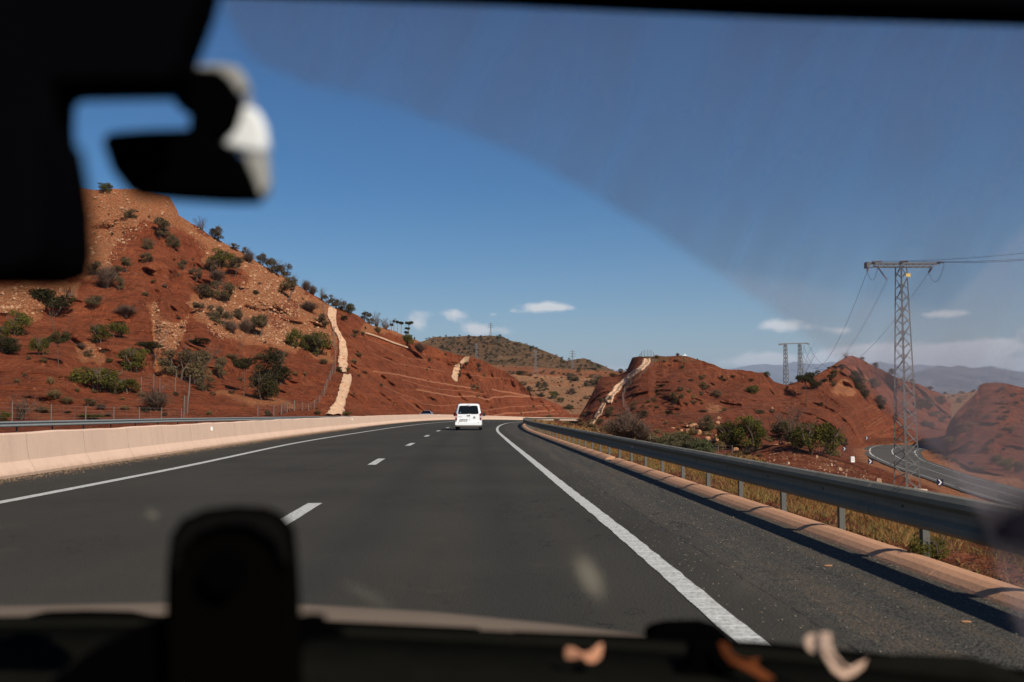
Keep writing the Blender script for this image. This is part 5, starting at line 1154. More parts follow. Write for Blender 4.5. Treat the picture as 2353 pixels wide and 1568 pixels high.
pb = P(2084, 1107, 94); gz = None; pb = Vector((pb.x, 94, ground_z(pb.x, 94))); Hp = (P(2079, 607, 94).z-pb.z)
pyl = empty('electricity_pylon', pb); tag(pyl, 'tall steel lattice pylon with one crossarm standing behind the guardrail', 'pylon')
pt = lattice(pyl, (0, 0, 0), Hp-.2, 1.6, .70, 19, .105, radians(21), M_PYL, tb=.052)
MB().box((0, 0, .02), (2.5, 2.5, .35), Matrix.Rotation(radians(21), 3, 'Z')).build('concrete_base', M_PAD, pyl, bevel=.03)
xa = (2168-2074)*94/FPX; xb = (1994-2074)*94/FPX
m = MB()
for yy in (-.35, .35):
    m.beam((xb, yy, Hp+.02), (xa-.3, yy, Hp+.02), .14); m.beam((xb+.5, yy, Hp-.28), (xa-.9, yy, Hp-.28), .09)
for i in range(12): m.beam((xb+(xa-xb)*i/11.6, -.35, Hp), (xb+(xa-xb)*(i+.5)/11.6, .35, Hp), .06); m.beam((xb+.5+(xa-xb-1.4)*i/12, -.35, Hp-.28), (xb+.5+(xa-xb-1.4)*(i+.5)/12, -.35, Hp), .05)
m.build('crossarm', M_PYL, pyl)
MB().box((xb+.05, 0, Hp-.12), (.28, .8, .55)).build('end_plate', M_PYL, pyl)
MB().beam((-.55, -.2, Hp-.3), (-2.15, -.3, Hp-.3), .07).build('crossarm_rod', M_PYL, pyl)
def insul(a, b, name='insulator'):
    a, b = Vector(a), Vector(b); m = MB(); n = 7
    for i in range(n): c = a.lerp(b, (i+.5)/n); m.disc(c, b-a, .10, .06, 8)
    m.beam(a, b, .03); m.build(name, M_INS, pyl)
INSL = [((xb+.1, -.3, Hp-.3), (xb-.02, -.2, Hp-.75)), ((-2.1, .2, Hp-.35), (-1.15, .5, Hp-1.45)), ((xa-.95, 0, Hp-.35), (xa-1.05, .5, Hp-.75))]
for a, b in INSL: insul(a, b)
for a, b in (((xb+.35, -.4, Hp+.15), (xb+1.15, -.9, Hp+.12)), ((-.3, -.4, Hp+.15), (.35, -.9, Hp+.13)), ((xa-.6, -.4, Hp+.12), (xa-.05, -.7, Hp+.06))): insul(a, b)
def loop_(a, b, sag, name='jumper_cable'):
    a, b = Vector(a), Vector(b); MB().tube([a.lerp(b, t)+Vector((0, 0, -sag*4*t*(1-t))) for t in np.linspace(0, 1, 12)], .022, 4).build(name, M_CAB, pyl)
loop_((xb+.0, -.2, Hp-.75), (xb+.9, -.6, Hp-.2), 1.1); loop_((xa-1.05, .5, Hp-.75), (xa-.05, -.7, Hp+.0), 1.3)
MB().box((.42, -.62, Hp-1.15), (.42, .02, .32)).build('warning_plate', M_YEL, pyl)
m = MB()
for z in (Hp*.365,):
    for k in range(4): a, b = pt(k, z), pt((k+1) % 4, z); d = (b-a).normalized()*.3; m.beam(a-d, b+d, .05)
m.build('anti_climb_ring', M_DKST, pyl)
# the two-masted pylon further along the line
HD = 330
def mast(px, top, foot): b = P(px, foot, HD); return b, P(px, top, HD).z-b.z
bL, HL = mast(1806.5, 790, 889); bR, HR = mast(1839.5, 790, 885)
h2 = empty('twin_mast_pylon', (bL+bR)/2); tag(h2, 'small two-masted lattice pylon on the saddle left of the pointed hill', 'pylon')
for b, H, w in ((bL, HL+3, 1.45), (bR, HR+3, 1.45)):
    base = b-h2.location-Vector((0, 0, 3)); lattice(h2, base, H, w, .7, 13, .15, .3, M_PYLD, legname='mast_leg', tb=.09)
sc_ = HD/FPX; m = MB(); zt = P(1820, 790, HD).z-h2.location.z; x0, x1 = P(1790, 790, HD).x-h2.location.x, P(1857, 790, HD).x-h2.location.x
m.beam((x0, 0, zt-.1), (x1, 0, zt+.15), .34, .36); m.beam((x0-.1, 0, zt-.35), (x0+1.2, 0, zt-.2), .5); m.beam((x1-1.0, 0, zt+.1), (x1+.5, 0, zt-.15), .4); m.build('crossbeam', M_PYLD, h2)
# conductors
def cable(a, b, sag, label, r=.017):
    a, b = Vector(a), Vector(b); n = 40; r0 = r
    o = MB().tube([a.lerp(b, t)+Vector((0, 0, -sag*4*t*(1-t))) for t in np.linspace(0, 1, n)], [r0+(.03)*t for t in np.linspace(0, 1, n)] if b.y > 200 else r0, 4).build('power_cable', M_CAB)
    tag(o, label, 'cable', 'power cables of the pylon line')
for (a, b), px2, py2, lb in zip(INSL, (1838, 1846, 1858), (793, 793, 793), ('power cable from the left tip of the crossarm down to the twin pylon', 'power cable from the middle insulator down to the twin pylon', 'power cable from the right end of the crossarm passing behind the pylon')):
    cable(pb+Vector(b), P(px2, py2, HD), 8.5, lb)
for (a), q, lb in (((xb+1.15, -.9, Hp+.12), (2560, 556), 'uppermost of the power cables leaving to the right'), ((.35, -.9, Hp+.13), (2560, 575), 'middle of the power cables leaving to the right'), ((xa-.05, -.7, Hp+.06), (2560, 573), 'lowest of the power cables leaving to the right')):
    cable(pb+Vector(a), P(q[0], q[1], 74), .35, lb)
# far lattice towers near the distant hill
def tower(px, top, foot, d, label, name='transmission_tower'):
    b = P(px, foot, d); H = P(px, top, d).z-b.z; root = empty(name, b); tag(root, label, 'pylon', 'far transmission towers')
    w = H*.2; m = MB(); t = d*.00026
    for sx in (-1, 1):
        for sy in (-1, 1): m.beam((sx*w/2, sy*w/2, -2), (sx*w*.12, sy*w*.12, H*.55), t); m.beam((sx*w*.12, sy*w*.12, H*.55), (sx*w*.05, 0, H), t)
        for i in range(6): z0, z1 = H*.55*i/6, H*.55*(i+1)/6; q = lambda z: w/2-(w*.38)*z/(H*.55); m.beam((sx*q(z0), -q(z0), z0), (-sx*q(z1), -q(z1), z1), t*.6)
        for i in range(5): z0, z1 = H*(.55+.09*i), H*(.55+.09*(i+1)); m.beam((sx*w*.1, 0, z0), (-sx*w*.09, 0, z1), t*.6)
    m.build('mast', M_PYLD, root); a = MB()
    for z, l in ((.94, .16), (.80, .21), (.66, .18)):
        for s in (-1, 1): a.beam((0, 0, H*z+H*.03), (s*l*H, 0, H*z), t*.8); a.beam((0, 0, H*z), (s*l*H, 0, H*z), t*.8)
    a.build('crossarm', M_PYLD, root)
tower(*ZH(866,0)[:1], ZH(0,258)[1], ZH(0,395)[1], 950, 'lattice tower on the crest of the distant hill')
tower(ZH(708,0)[0], ZH(0,480)[1], ZH(0,650)[1], 620, 'lattice tower in front of the distant hill, above the cutting\'s end')
tower(ZH(1365,0)[0], ZH(0,560)[1], ZH(0,800)[1], 540, 'lattice tower standing before the middle of the distant hill')
tower(ZH(1772,0)[0], ZH(0,560)[1], ZH(0,755)[1], 640, 'lattice tower against the sky at the distant hill\'s saddle')

# ------------------------------------------------------------------ bend signs on the lower road
M_BLUE = plain('sign_blue', (.015, .022, .05), .4); M_WHITE = plain('sign_white', (.80, .80, .78), .45)
def chevron(px, pb_, w, h, pole, label):
    q = hit(px, pb_)[0]; s = q.y/FPX; W_, H_ = w*s, h*s; pz = pole*s
    root = empty('bend_sign', q); root.rotation_euler = (0, 0, -atan2(q.x, q.y)); tag(root, label, 'road sign', 'white chevron bend signs along the lower road')
    MB().tube([(0, .06, -.3), (0, .06, pz+H_*.5)], .035, 6).build('pole', M_POST, root)
    MB().box((0, 0, pz+H_/2), (W_, .04, H_)).build('plate', M_BLUE, root)
    a = W_*.30; t = W_*.26; b = H_*.44; z = pz+H_/2
    pts = [(-a, b), (-a+t, b), (a, 0), (-a+t, -b), (-a, -b), (a-t, 0)]
    MB().prism([(x, -.032, z+y) for x, y in pts], [(x, -.024, z+y) for x, y in pts]).build('arrow', M_WHITE, root)
sE_ = .2675
for x, yb, w, h, pole, lb in ((1635,1400,52,52,20,'nearest white chevron sign beside the lower road, right of the pylon'),(1035,1208,40,38,14,'white chevron sign left of the pylon by the lower road'),(813,1092,30,30,12,'white chevron sign half hidden behind the yellow-green bush'),(1005,1015,24,28,28,'farthest white chevron sign, on a pole at the top of the bend')):
    px, py = ZE(x, yb); chevron(px, py, w*sE_, h*sE_, pole*sE_, lb)
q = hit(*ZE(882, 1182))[0]; s = q.y/FPX*sE_; root = empty('kilometre_stone', q); tag(root, 'small white kilometre stone with faint lettering beside the lower road', 'milestone')
w_, h_ = 34*s, 54*s
MB().box((0, 0, h_*.45), (w_, w_*.5, h_*.9)).build('stone', M_WHITE, root, bevel=.04); m = MB()
for zz_, ww in ((.72, .6), (.6, .45), (.42, .62), (.3, .5)):
    m.box((0, -w_*.255, h_*zz_), (w_*ww, .01, h_*.05))
m.build('lettering', plain('faded_red_paint', (.45, .30, .26), .7), root)
# small white cairn on the right hill
q = hit(*ZG(1720, 292), 280)[0]; s = q.y/FPX*sG; root = empty('boundary_marker', q); tag(root, 'tiny white stone marker on the crest of the right hill', 'marker')
MB().box((0, 0, 4*s), (70*s, 40*s, 12*s)).build('plinth', M_WHITE, root, bevel=.02); MB().tube([(5*s, 0, 8*s), (5*s, 0, 24*s), (5*s, 0, 32*s)], [11*s, 9*s, 4*s], 8).build('cap', M_WHITE, root)

# ------------------------------------------------------------------ white van
M_VAN = plain('white_car_paint', (.78, .79, .80), .28, var=.03, scale=2, spec=.5, coat=.5); M_GLASS = plain('dark_glass', (.004, .004, .005), .12, var=.1, spec=.25)
M_BLACK = plain('black_plastic', (.015, .015, .016), .55, var=.2); M_TYRE = plain('tyre_rubber', (.018, .018, .018), .85); M_RED = plain('tail_lamp_red', (.17, .009, .009), .25, var=.2)
M_LAMPW = plain('tail_lamp_clear', (.42, .36, .38), .25); M_AMB = plain('amber_reflector', (.55, .2, .05), .35); M_UNDER = plain('road_dirt', (.16, .13, .11), .9); M_CHROME = plain('chrome', (.5, .5, .5), .2, metal=.9)
M_PLATE = plain('number_plate', (.60, .60, .58), .5); M_GREY = plain('emblem_grey', (.28, .28, .29), .3, metal=.5)
def vanbody(sections, mat, name, parent, n=40):
    """sections: (y, half width bottom, half width shoulder, half width roof, z bottom, z shoulder, z roof)"""
    V = []
    for y, wb, ws, wr, zb, zs, zr in sections:
        r = .09; ring = []
        half = [(wb*.86, zb), (wb*.96, zb+.03), (wb, zb+.10), (ws, zb+(zs-zb)*.45), (ws, zs-.05), (ws-.012, zs), (ws+(wr-ws)*.45, zs+(zr-zs)*.42), (wr+.03, zr-.16), (wr, zr-.075), (wr-.05, zr-.025), (wr-.14, zr-.005), (wr*.4, zr)]
        ring = half+[(-x, z) for x, z in half[::-1]]
        V.append([(x, y, z) for x, z in ring])
    m = MB(); k = len(V[0])
    for ring in V: m.v += ring
    for i in range(len(V)-1):
        for j in range(k): m.f.append((i*k+j, i*k+(j+1) % k, (i+1)*k+(j+1) % k, (i+1)*k+j))
    m.f.append(tuple(range(k))); m.f.append(tuple((len(V)-1)*k+j for j in range(k))[::-1])
    return m.build(name, mat, parent, smooth=False)
def wheel(root, x, y, r, w, side_):
    t = MB().disc((0, 0, 0), (1, 0, 0), r, w, 28).build('wheel', M_TYRE, root, bevel=.03); t.location = (x, y, r)
    MB().disc((side_*(w/2+.004), 0, 0), (1, 0, 0), r*.62, .02, 20).build('rim', M_GREY, t)
    return t
vx, vy = -2.94, 67.4
van = empty('van', (vx, vy, 0), radians(1.0)); tag(van, 'white van driving ahead in the right-hand lane with dark twin rear windows', 'van')
vanbody([(-.03, .74, .80, .60, .38, .98, 1.70), (.0, .80, .86, .66, .33, .98, 1.755), (.08, .86, .895, .70, .30, .98, 1.785), (.8, .895, .905, .72, .28, .98, 1.80), (2.2, .895, .905, .71, .28, .98, 1.80), (2.75, .895, .90, .68, .28, 1.0, 1.72), (3.35, .88, .885, .70, .28, 1.0, 1.15), (4.1, .84, .84, .68, .28, .85, .95), (4.33, .70, .72, .55, .34, .65, .78)], M_VAN, 'body', van)
def rounded(x0, x1, z0, z1, r, y, n=5, tl=None, tr=None, top0=None, top1=None):
    """rounded rectangle in the xz plane; optional narrower top"""
    cs = [(x1, z0), (top1 if top1 is not None else x1, z1), (top0 if top0 is not None else x0, z1), (x0, z0)]; out = []
    k = len(cs)
    for i in range(k):
        p0, p, p1 = Vector((*cs[i-1], 0)), Vector((*cs[i], 0)), Vector((*cs[(i+1) % k], 0))
        a, b = p+(p0-p).normalized()*r, p+(p1-p).normalized()*r
        for t in np.linspace(0, 1, n): q = a*(1-t)**2+p*2*t*(1-t)+b*t*t; out.append((q.x, y(q.y) if callable(y) else y, q.y))
    return out
yr = lambda z: -.05+max(0, z-.98)*.055      # rear face leans forward a little
def plate(name, pts, mat, parent, t=.03, off=0):
    return MB().prism([(x, y-off-t, z) for x, y, z in pts], [(x, y-off, z) for x, y, z in pts]).build(name, mat, parent, bevel=.006)
plate('rear_door', rounded(-.80, .075, .47, 1.735, .06, yr, top0=-.66), M_VAN, van, .028)
plate('rear_door', rounded(.087, .80, .47, 1.735, .06, yr, top1=.66), M_VAN, van, .028)
w1 = plate('rear_window', rounded(-.71, .06, 1.10, 1.655, .11, yr, top0=-.615), M_GLASS, van, .012, .03); w2 = plate('rear_window', rounded(.10, .70, 1.10, 1.655, .11, yr, top1=.61), M_GLASS, van, .012, .03)
plate('sticker', [(x, y, z) for x, y, z in rounded(-.58, -.51, 1.16, 1.24, .01, yr)], plain('sticker_blue', (.12, .22, .30), .5), w1, .004, .043)
plate('door_gap', rounded(.05, .11, 1.10, 1.655, .005, yr), M_GLASS, van, .006, .03)
plate('brake_light', rounded(-.13, .10, 1.690, 1.712, .008, yr), M_RED, van, .012, .03)
MB().tube([(.0, -.10, 1.0), (-.06, -.105, .985), (.06, -.105, .985)], .018, 6).build('handle', M_CHROME, van)
plate('handle_recess', rounded(-.11, .11, .955, 1.015, .03, yr), M_BLACK, van, .006, .029)
for s in (-1, 1):
    xs = (.76, .885) if s > 0 else (-.885, -.76)
    l = plate('tail_light', rounded(xs[0], xs[1], .70, 1.14, .03, lambda z: -.02), M_RED, van, .05, .012)
    plate('clear_lens', rounded(xs[0]+.012, xs[1]-.012, .84, .97, .02, lambda z: -.02), M_LAMPW, l, .006, .063)
    MB().tube([(s*.64, .25, 1.80), (s*.64, .4, 1.86), (s*.64, 1.9, 1.87), (s*.63, 2.1, 1.81)], .022, 6).build('roof_rail', M_BLACK, van)
    mm = MB().box((s*1.02, 2.9, 1.06), (.20, .12, .24)); mm.box((s*.92, 2.92, 1.0), (.14, .06, .06)); mm.build('wing_mirror', M_BLACK, van, bevel=.05, seg=3)
    plate('side_window', [(0, 0, 0)]*0+[], M_GLASS, van) if False else None
    q = [(s*.905, .35, 1.06), (s*.735, .42, 1.62), (s*.735, 1.3, 1.64), (s*.905, 1.3, 1.06)]
    MB().prism([(x+s*.012, y, z) for x, y, z in q], [(x-s*.05, y, z) for x, y, z in q]).build('side_window', M_GLASS, van)
    q = [(s*.905, 1.4, 1.06), (s*.735, 1.4, 1.64), (s*.72, 2.2, 1.62), (s*.90, 2.75, 1.06)]
    MB().prism([(x+s*.012, y, z) for x, y, z in q], [(x-s*.05, y, z) for x, y, z in q]).build('side_window', M_GLASS, van)
    wheel(van, s*.79, .72, .315, .20, s); wheel(van, s*.79, 3.45, .315, .20, s)
    plate('reflector', rounded(s*.66-.03, s*.66+.03, .505, .545, .01, lambda z: -.09), M_AMB if s < 0 else M_RED, van, .01, .035)
MB().prism(rounded(-.90, .90, .33, .56, .07, lambda z: -.125), rounded(-.86, .86, .33, .56, .07, lambda z: .10)).build('bumper', M_VAN, van, bevel=.025, seg=3)
MB().prism(rounded(-.86, .86, .255, .35, .03, lambda z: -.105), rounded(-.84, .84, .25, .35, .03, lambda z: .12)).build('bumper_skirt', M_UNDER, van, bevel=.01)
MB().box((0, .9, .28), (1.5, 1.7, .10)).build('underbody', M_BLACK, van)
pl_ = plate('number_plate', rounded(-.62, -.06, .56, .685, .01, lambda z: -.085), M_PLATE, van, .012, .01)
plate('plate_lamp', rounded(-.58, -.04, .69, .74, .02, lambda z: -.08), M_GREY, van, .02, .01)
def text(body, size, loc, mat, parent, rot=(pi/2, 0, 0), name='lettering', ext=.002):
    cu = bpy.data.curves.new(name, 'FONT'); cu.body = body; cu.size = size; cu.extrude = ext; cu.align_x = 'CENTER'
    o = bpy.data.objects.new(name, cu); COL.objects.link(o); dg = bpy.context.evaluated_depsgraph_get(); me = bpy.data.meshes.new_from_object(o.evaluated_get(dg)); bpy.data.objects.remove(o)
    o = bpy.data.objects.new(name, me); COL.objects.link(o); me.materials.clear(); me.materials.append(mat); o.location = loc; o.rotation_euler = rot; o.parent = parent; return o
text('25043 -A- 33', .105, (-.34, -.112, .585), M_BLACK, pl_)
text('Berlingo', .075, (-.55, -.083, .90), M_GREY, van); text('CITROEN', .045, (.40, -.083, .775), M_GREY, van)
m = MB()
for dz in (0, .055):
    for s in (-1, 1): m.beam((.40+s*.075, -.088, .835+dz), (.40, -.088, .885+dz), .022)
m.build('emblem', M_GREY, van)
# ------------------------------------------------------------------ oncoming car behind the barrier
M_SILV = plain('silver_blue_paint', (.25, .31, .38), .3, metal=.4, var=.05)
cx_, cy_ = -13.45, 160
car = empty('oncoming_car', (cx_-.0, cy_, -.12), pi); tag(car, 'silver-blue car seen over the barrier on the opposite carriageway', 'car')
vanbody([(-.1, .6, .7, .5, .4, .7, .85), (.3, .8, .82, .62, .25, .85, .96), (1.0, .86, .87, .66, .22, .88, 1.10), (1.5, .87, .88, .56, .2, .9, 1.40), (2.2, .87, .88, .57, .2, .9, 1.46), (2.9, .87, .88, .55, .2, .9, 1.42), (3.6, .86, .87, .66, .22, .9, 1.0), (4.1, .8, .82, .62, .25, .85, .95), (4.3, .65, .7, .5, .4, .7, .85)], M_SILV, 'body', car)
q = [(-.76, 3.70, .98), (.76, 3.70, .98), (.55, 3.02, 1.40), (-.55, 3.02, 1.40)]
MB().prism([(x, y+.03, z+.02) for x, y, z in q], [(x, y-.05, z-.05) for x, y, z in q]).build('windscreen', M_GLASS, car)
for s in (-1, 1):
    MB().box((s*.97, 3.2, 1.0), (.20, .12, .14)).build('wing_mirror', M_SILV, car, bevel=.04); wheel(car, s*.78, .8, .31, .19, s); wheel(car, s*.78, 3.5, .31, .19, s)
    MB().box((s*.62, 4.27, .66), (.3, .08, .14)).build('headlight', M_LAMPW, car, bevel=.02)

# litter on the verge and shoulder
q = hit(*(1723.2+728*.2675, 880.6+712*.2675))[0]; root = empty('plastic_bottle', q+Vector((0, 0, .05)), 1.2); tag(root, 'crushed clear plastic bottle in the grass beside a guardrail post', 'bottle', 'litter on the verge')
M_PET = plain('crushed_plastic', (.50, .56, .62), .15, spec=.8, var=.4, scale=60)
MB().tube([(-.13, 0, .03), (-.11, 0, .03), (-.05, .01, .025), (.0, 0, .035), (.05, -.01, .022), (.10, 0, .03), (.125, 0, .03), (.15, 0, .03)], [.012, .035, .038, .026, .037, .03, .013, .012], 9).build('bottle_body', M_PET, root); MB().tube([(.15, 0, .03), (.17, 0, .03)], .015, 8).build('bottle_cap', M_WHITE, root)
for i, (x, y, lb) in enumerate(((1435, 608, 'small white stone in the grass under the guardrail'),)):
    q = hit(2000/1.741+x*.2931, 1600/1.741+y*.2931)[0]; o = bpy.data.objects.new('stone', RM[4]); COL.objects.link(o); o.location = q+Vector((0, 0, .06)); o.scale = (.10, .10, .09); tag(o, lb, 'stone')
for x, y, sz, lb in ((3000+672/2.147, 2000+552/2.147, .05, 'flat orange stone chip lying on the hard shoulder'), (3000+1856/2.147, 2000+1020/2.147, .045, 'orange stone chip near the lower right of the shoulder'), (2000+25/1.96, 1200+1080/1.96, .10, 'small pale chip on the shoulder far ahead by the white line')):
    px, py = x/1.741, y/1.741; d = CH*FPX/(py-944); p = P(px, py, d); o = bpy.data.objects.new('stone', RM[1]); COL.objects.link(o); o.location = (p.x, p.y, float(road_h(p.x, p.y))+.005); o.scale = (sz*1.5, sz, sz*.35); tag(o, lb, 'stone')
# ------------------------------------------------------------------ the car the picture is taken from
def interior(name, col, rough=.95, spec=.0, **k): return plain(name, col, rough, spec=spec, **k)
M_LINER = interior('black_lining', (.0015, .0015, .002)); M_DASH = interior('dashboard_plastic', (.0062, .0062, .0048), .85, var=.3, scale=30); M_DBLK = interior('matt_black', (.0008, .0008, .001))
M_BONNET = plain('dusty_beige_paint', (.155, .118, .088), .9, spec=.05, var=.15, scale=4); M_LITPALE = interior('lit_side_pale', (.62, .64, .63), .6, .3); M_LITGREY = interior('lit_side_grey', (.26, .26, .24), .7); M_DIMSIDE = interior('dim_side_blue', (.18, .20, .24), .7)  # dashcam greys and blue: the light on its right side as colour
def shape(name, pts, d, t, mat, parent=None, bevel=.004, near=False):
    F = [P(x, y, d) for x, y in pts]; B = [p+Vector((0, -t if near else t, 0)) for p in F]
    return MB().prism(F, B).build(name, mat, parent, bevel=bevel, seg=3)
own = empty('car', (0, 0, 0)); tag(own, 'car the photographer rides in: dark windscreen surround, dashboard, wiper and dusty bonnet', 'car')
shape('headliner', [(-400,-75),(2800,-75),(2800,86),(2353,66),(1800,49),(1180,21),(800,8),(540,-2),(-400,-2)], .657, .03, M_LINER, own, near=True)
shape('sun_visor', [(-400,-330),(520,-330),(512,0),(500,50),(478,108),(462,150),(450,200),(428,236),(182,240),(178,300),(184,372),(-400,372)], .47, .03, M_LINER, own, near=True)
mir = shape('rear_view_mirror', [(-400,664),(-400,640),(-60,470),(0,428),(62,378),(90,350),(192,340),(208,420),(218,500),(222,590),(212,648),(150,668)], .40, .05, M_LINER, own, near=True)
def surf(name, rows, mat, parent, thick=.012):
    V = np.array([[list(p) for p in r] for r in rows]); m = MB(); nj, ni = V.shape[:2]
    for r in rows: m.v += [tuple(p) for p in r]
    for j in range(nj-1):
        for i in range(ni-1): a = j*ni+i; m.f.append((a, a+1, a+ni+1, a+ni))
    o = m.build(name, mat, parent, smooth=True, fix=False); md = o.modifiers.new('thick', 'SOLIDIFY'); md.thickness = thick; md.offset = 0; return o
EDGE = np.array([(-400,1436),(0,1427),(250,1424),(420,1426),(700,1440),(1000,1453),(1300,1467),(1490,1478),(1750,1494),(2050,1524),(2353,1557),(2700,1592)], float)
ex = np.linspace(-400, 2700, 60); ey = np.interp(ex, EDGE[:, 0], EDGE[:, 1]); rows = []
front = [P(x, y, 1.0) for x, y in zip(ex, ey)]
for k, (dy, dz) in enumerate(((.03, -.10), (.0, -.012), (-.008, 0), (-.06, .004), (-.062, -.006), (-.068, -.006), (-.070, .003), (-.14, -.008), (-.30, -.03), (-.5, -.09), (-.55, -.3))):
    rows.append([Vector((p.x*(1+dy*.1), p.y+dy, p.z+dz)) for p in front])
surf('dashboard', rows, M_DASH, own)
CR = np.array([(-500,1404),(0,1397),(370,1389),(680,1392),(1000,1411),(1300,1441),(1490,1464),(1570,1480),(1640,1510)], float)
bx = np.linspace(-500, 1640, 50); by = np.interp(bx, CR[:, 0], CR[:, 1])
crest = [P(x, y, 1.72) for x, y in zip(bx, by)]; rows = []
for dy, dz in ((-.62, .045), (-.45, .03), (-.25, .016), (-.08, .006), (0, 0), (.05, -.02), (.12, -.10), (.16, -.35)): rows.append([Vector((p.x*(1+dy*.05), p.y+dy, p.z+dz-.05*(dy < -.5))) for p in crest])
surf('bonnet', rows, M_BONNET, own, .006)
m = MB(); m.tube([P(x, y, 1.06) for x, y in ((1180,1462),(1490,1474),(1750,1487),(2050,1517),(2353,1551),(2600,1580))], .0055, 8); m.build('wiper', M_DBLK, own)
m = MB(); m.tube([P(x, y, 1.05) for x, y in ((-200,1430),(60,1426),(110,1414),(200,1412),(300,1414),(350,1424),(700,1434),(1100,1452))], .0042, 8); m.build('wiper', M_DBLK, own)
shape('wiper_pivot', [(1488,1470),(1500,1452),(1540,1443),(1620,1441),(1660,1452),(1690,1476),(1660,1500),(1500,1492)], 1.0, .04, M_DBLK, own, .012)
shape('corner_trim', [(1950,1540),(2000,1520),(2100,1514),(2250,1520),(2353,1548),(2420,1640),(1950,1640)], .93, .03, M_DASH, own, .012)
# windscreen with the dashboard's reflected veil and ghost spots painted into it
GX, GY = np.meshgrid(np.linspace(-420, 2780, 260), np.linspace(-200, 1700, 170))
cx, cy = (GX-1176.5)/FPX, (784-GY)/FPX; ry_ = cos(PITCH)-sin(PITCH)*cy; rz_ = sin(PITCH)+cos(PITCH)*cy
t = (1.04-.24*.735)/(ry_+.735*rz_); V = np.stack([cx*t, ry_*t, CH+rz_*t], -1)
DP = [(470,-300),(520,30),(580,140),(700,190),(870,232),(1040,292),(1200,358),(1350,440),(1500,528),(1650,628),(1780,715),(1900,805),(2000,895),(2060,955),(2120,1012),(2200,1100),(2260,1200),(2290,1300),(2330,1420),(2380,1560),(2450,1800),(3000,1800),(3000,-300)]
reflect_veil = np.zeros(GX.shape)  # mask of the painted reflection veil over the upper right
for q in range(24): rr = 15*sqrt((q+.5)/24); reflect_veil += in_poly(GX+rr*cos(q*2.4), GY+rr*sin(q*2.4), DP)
reflect_veil = reflect_veil/24*(.84+.20*vnoise(GX, GY*.25, 0*GX, .006, 4)+.22*vnoise(GX+GY*.5, (GY-GX*.35)*.12, 0*GX, .02, 4, 8))+.0
reflect_veil *= 1-.45*sharpf(GX+.6*GY, 2500, 3300)*0
sp = np.zeros(GX.shape)  # ghost reflections of the dried leaves, painted as soft ovals
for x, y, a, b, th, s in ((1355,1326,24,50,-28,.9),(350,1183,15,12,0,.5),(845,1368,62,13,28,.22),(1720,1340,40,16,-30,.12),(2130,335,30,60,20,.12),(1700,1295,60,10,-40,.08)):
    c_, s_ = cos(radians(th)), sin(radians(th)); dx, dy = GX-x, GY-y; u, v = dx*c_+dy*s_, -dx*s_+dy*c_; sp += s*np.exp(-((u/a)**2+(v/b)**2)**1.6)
mg = bpy.data.materials.new('windscreen_glass'); mg.use_nodes = True; T = NT(mg.node_tree)
tr = T.n('ShaderNodeBsdfTransparent', {'Color': (.985, .99, .985)}).outputs[0]
def veil_shader(c): return T.n('ShaderNodeMixShader', {0: .5, 1: T.n('ShaderNodeBsdfDiffuse', {'Color': c}).outputs[0], 2: T.n('ShaderNodeBsdfTranslucent', {'Color': c}).outputs[0]}).outputs[0]  # pale scattering colour that stands in for the reflections
a = T.n('ShaderNodeMixShader', {0: T.math('MULTIPLY', T.attr('reflect_veil').outputs['Fac'], .35), 1: tr, 2: veil_shader((1.0, .76, .68))}).outputs[0]
a = T.n('ShaderNodeMixShader', {0: T.math('MULTIPLY', T.attr('ghost_spot').outputs['Fac'], .85), 1: a, 2: veil_shader((1.0, .80, .50))}).outputs[0]
a = T.n('ShaderNodeMixShader', {0: .002, 1: a, 2: T.n('ShaderNodeBsdfGlossy', {'Roughness': .02}).outputs[0]}).outputs[0]
T.out(a)
wsn = grid_mesh('windscreen', V, mg, {'reflect_veil': reflect_veil, 'ghost_spot': sp}); wsn.parent = own
# dashcam hanging from the glass
dc = empty('dashcam', P(430, 350, .52)); tag(dc, 'black dashcam on its bracket by the mirror, sunlit along its right side', 'dashcam')
def dshape(name, pts, d, t, mat, bevel=.004):
    o = shape(name, pts, d, t*.6, mat, None, bevel*.8); o.parent = dc; o.matrix_parent_inverse = Matrix.Translation(-dc.location); return o
dshape('body', [(228,318),(250,300),(330,294),(430,291),(500,320),(545,345),(570,398),(590,456),(520,457),(430,452),(292,442),(252,388)], .50, .03, M_DBLK)
dshape('bracket', [(395,156),(500,156),(528,185),(545,215),(548,250),(535,290),(500,322),(428,310),(432,250),(395,240)], .505, .03, M_DBLK)
dshape('lit_bracket_top', [(448,149),(500,145),(545,152),(562,178),(566,200),(545,215),(528,186),(500,162),(450,160)], .515, .02, M_LITGREY)  # top and right side of the dashcam, brightness painted in by material
dshape('dim_bracket_edge', [(545,205),(566,195),(575,235),(582,262),(552,262),(548,235)], .52, .02, M_DIMSIDE)
dshape('lit_side', [(552,240),(588,246),(606,285),(612,330),(604,354),(570,350),(520,338),(486,322),(530,298),(546,268)], .512, .02, M_LITPALE)
dshape('lit_side_strip', [(552,345),(606,335),(612,380),(614,425),(604,446),(590,455),(572,400)], .514, .02, M_LITGREY)
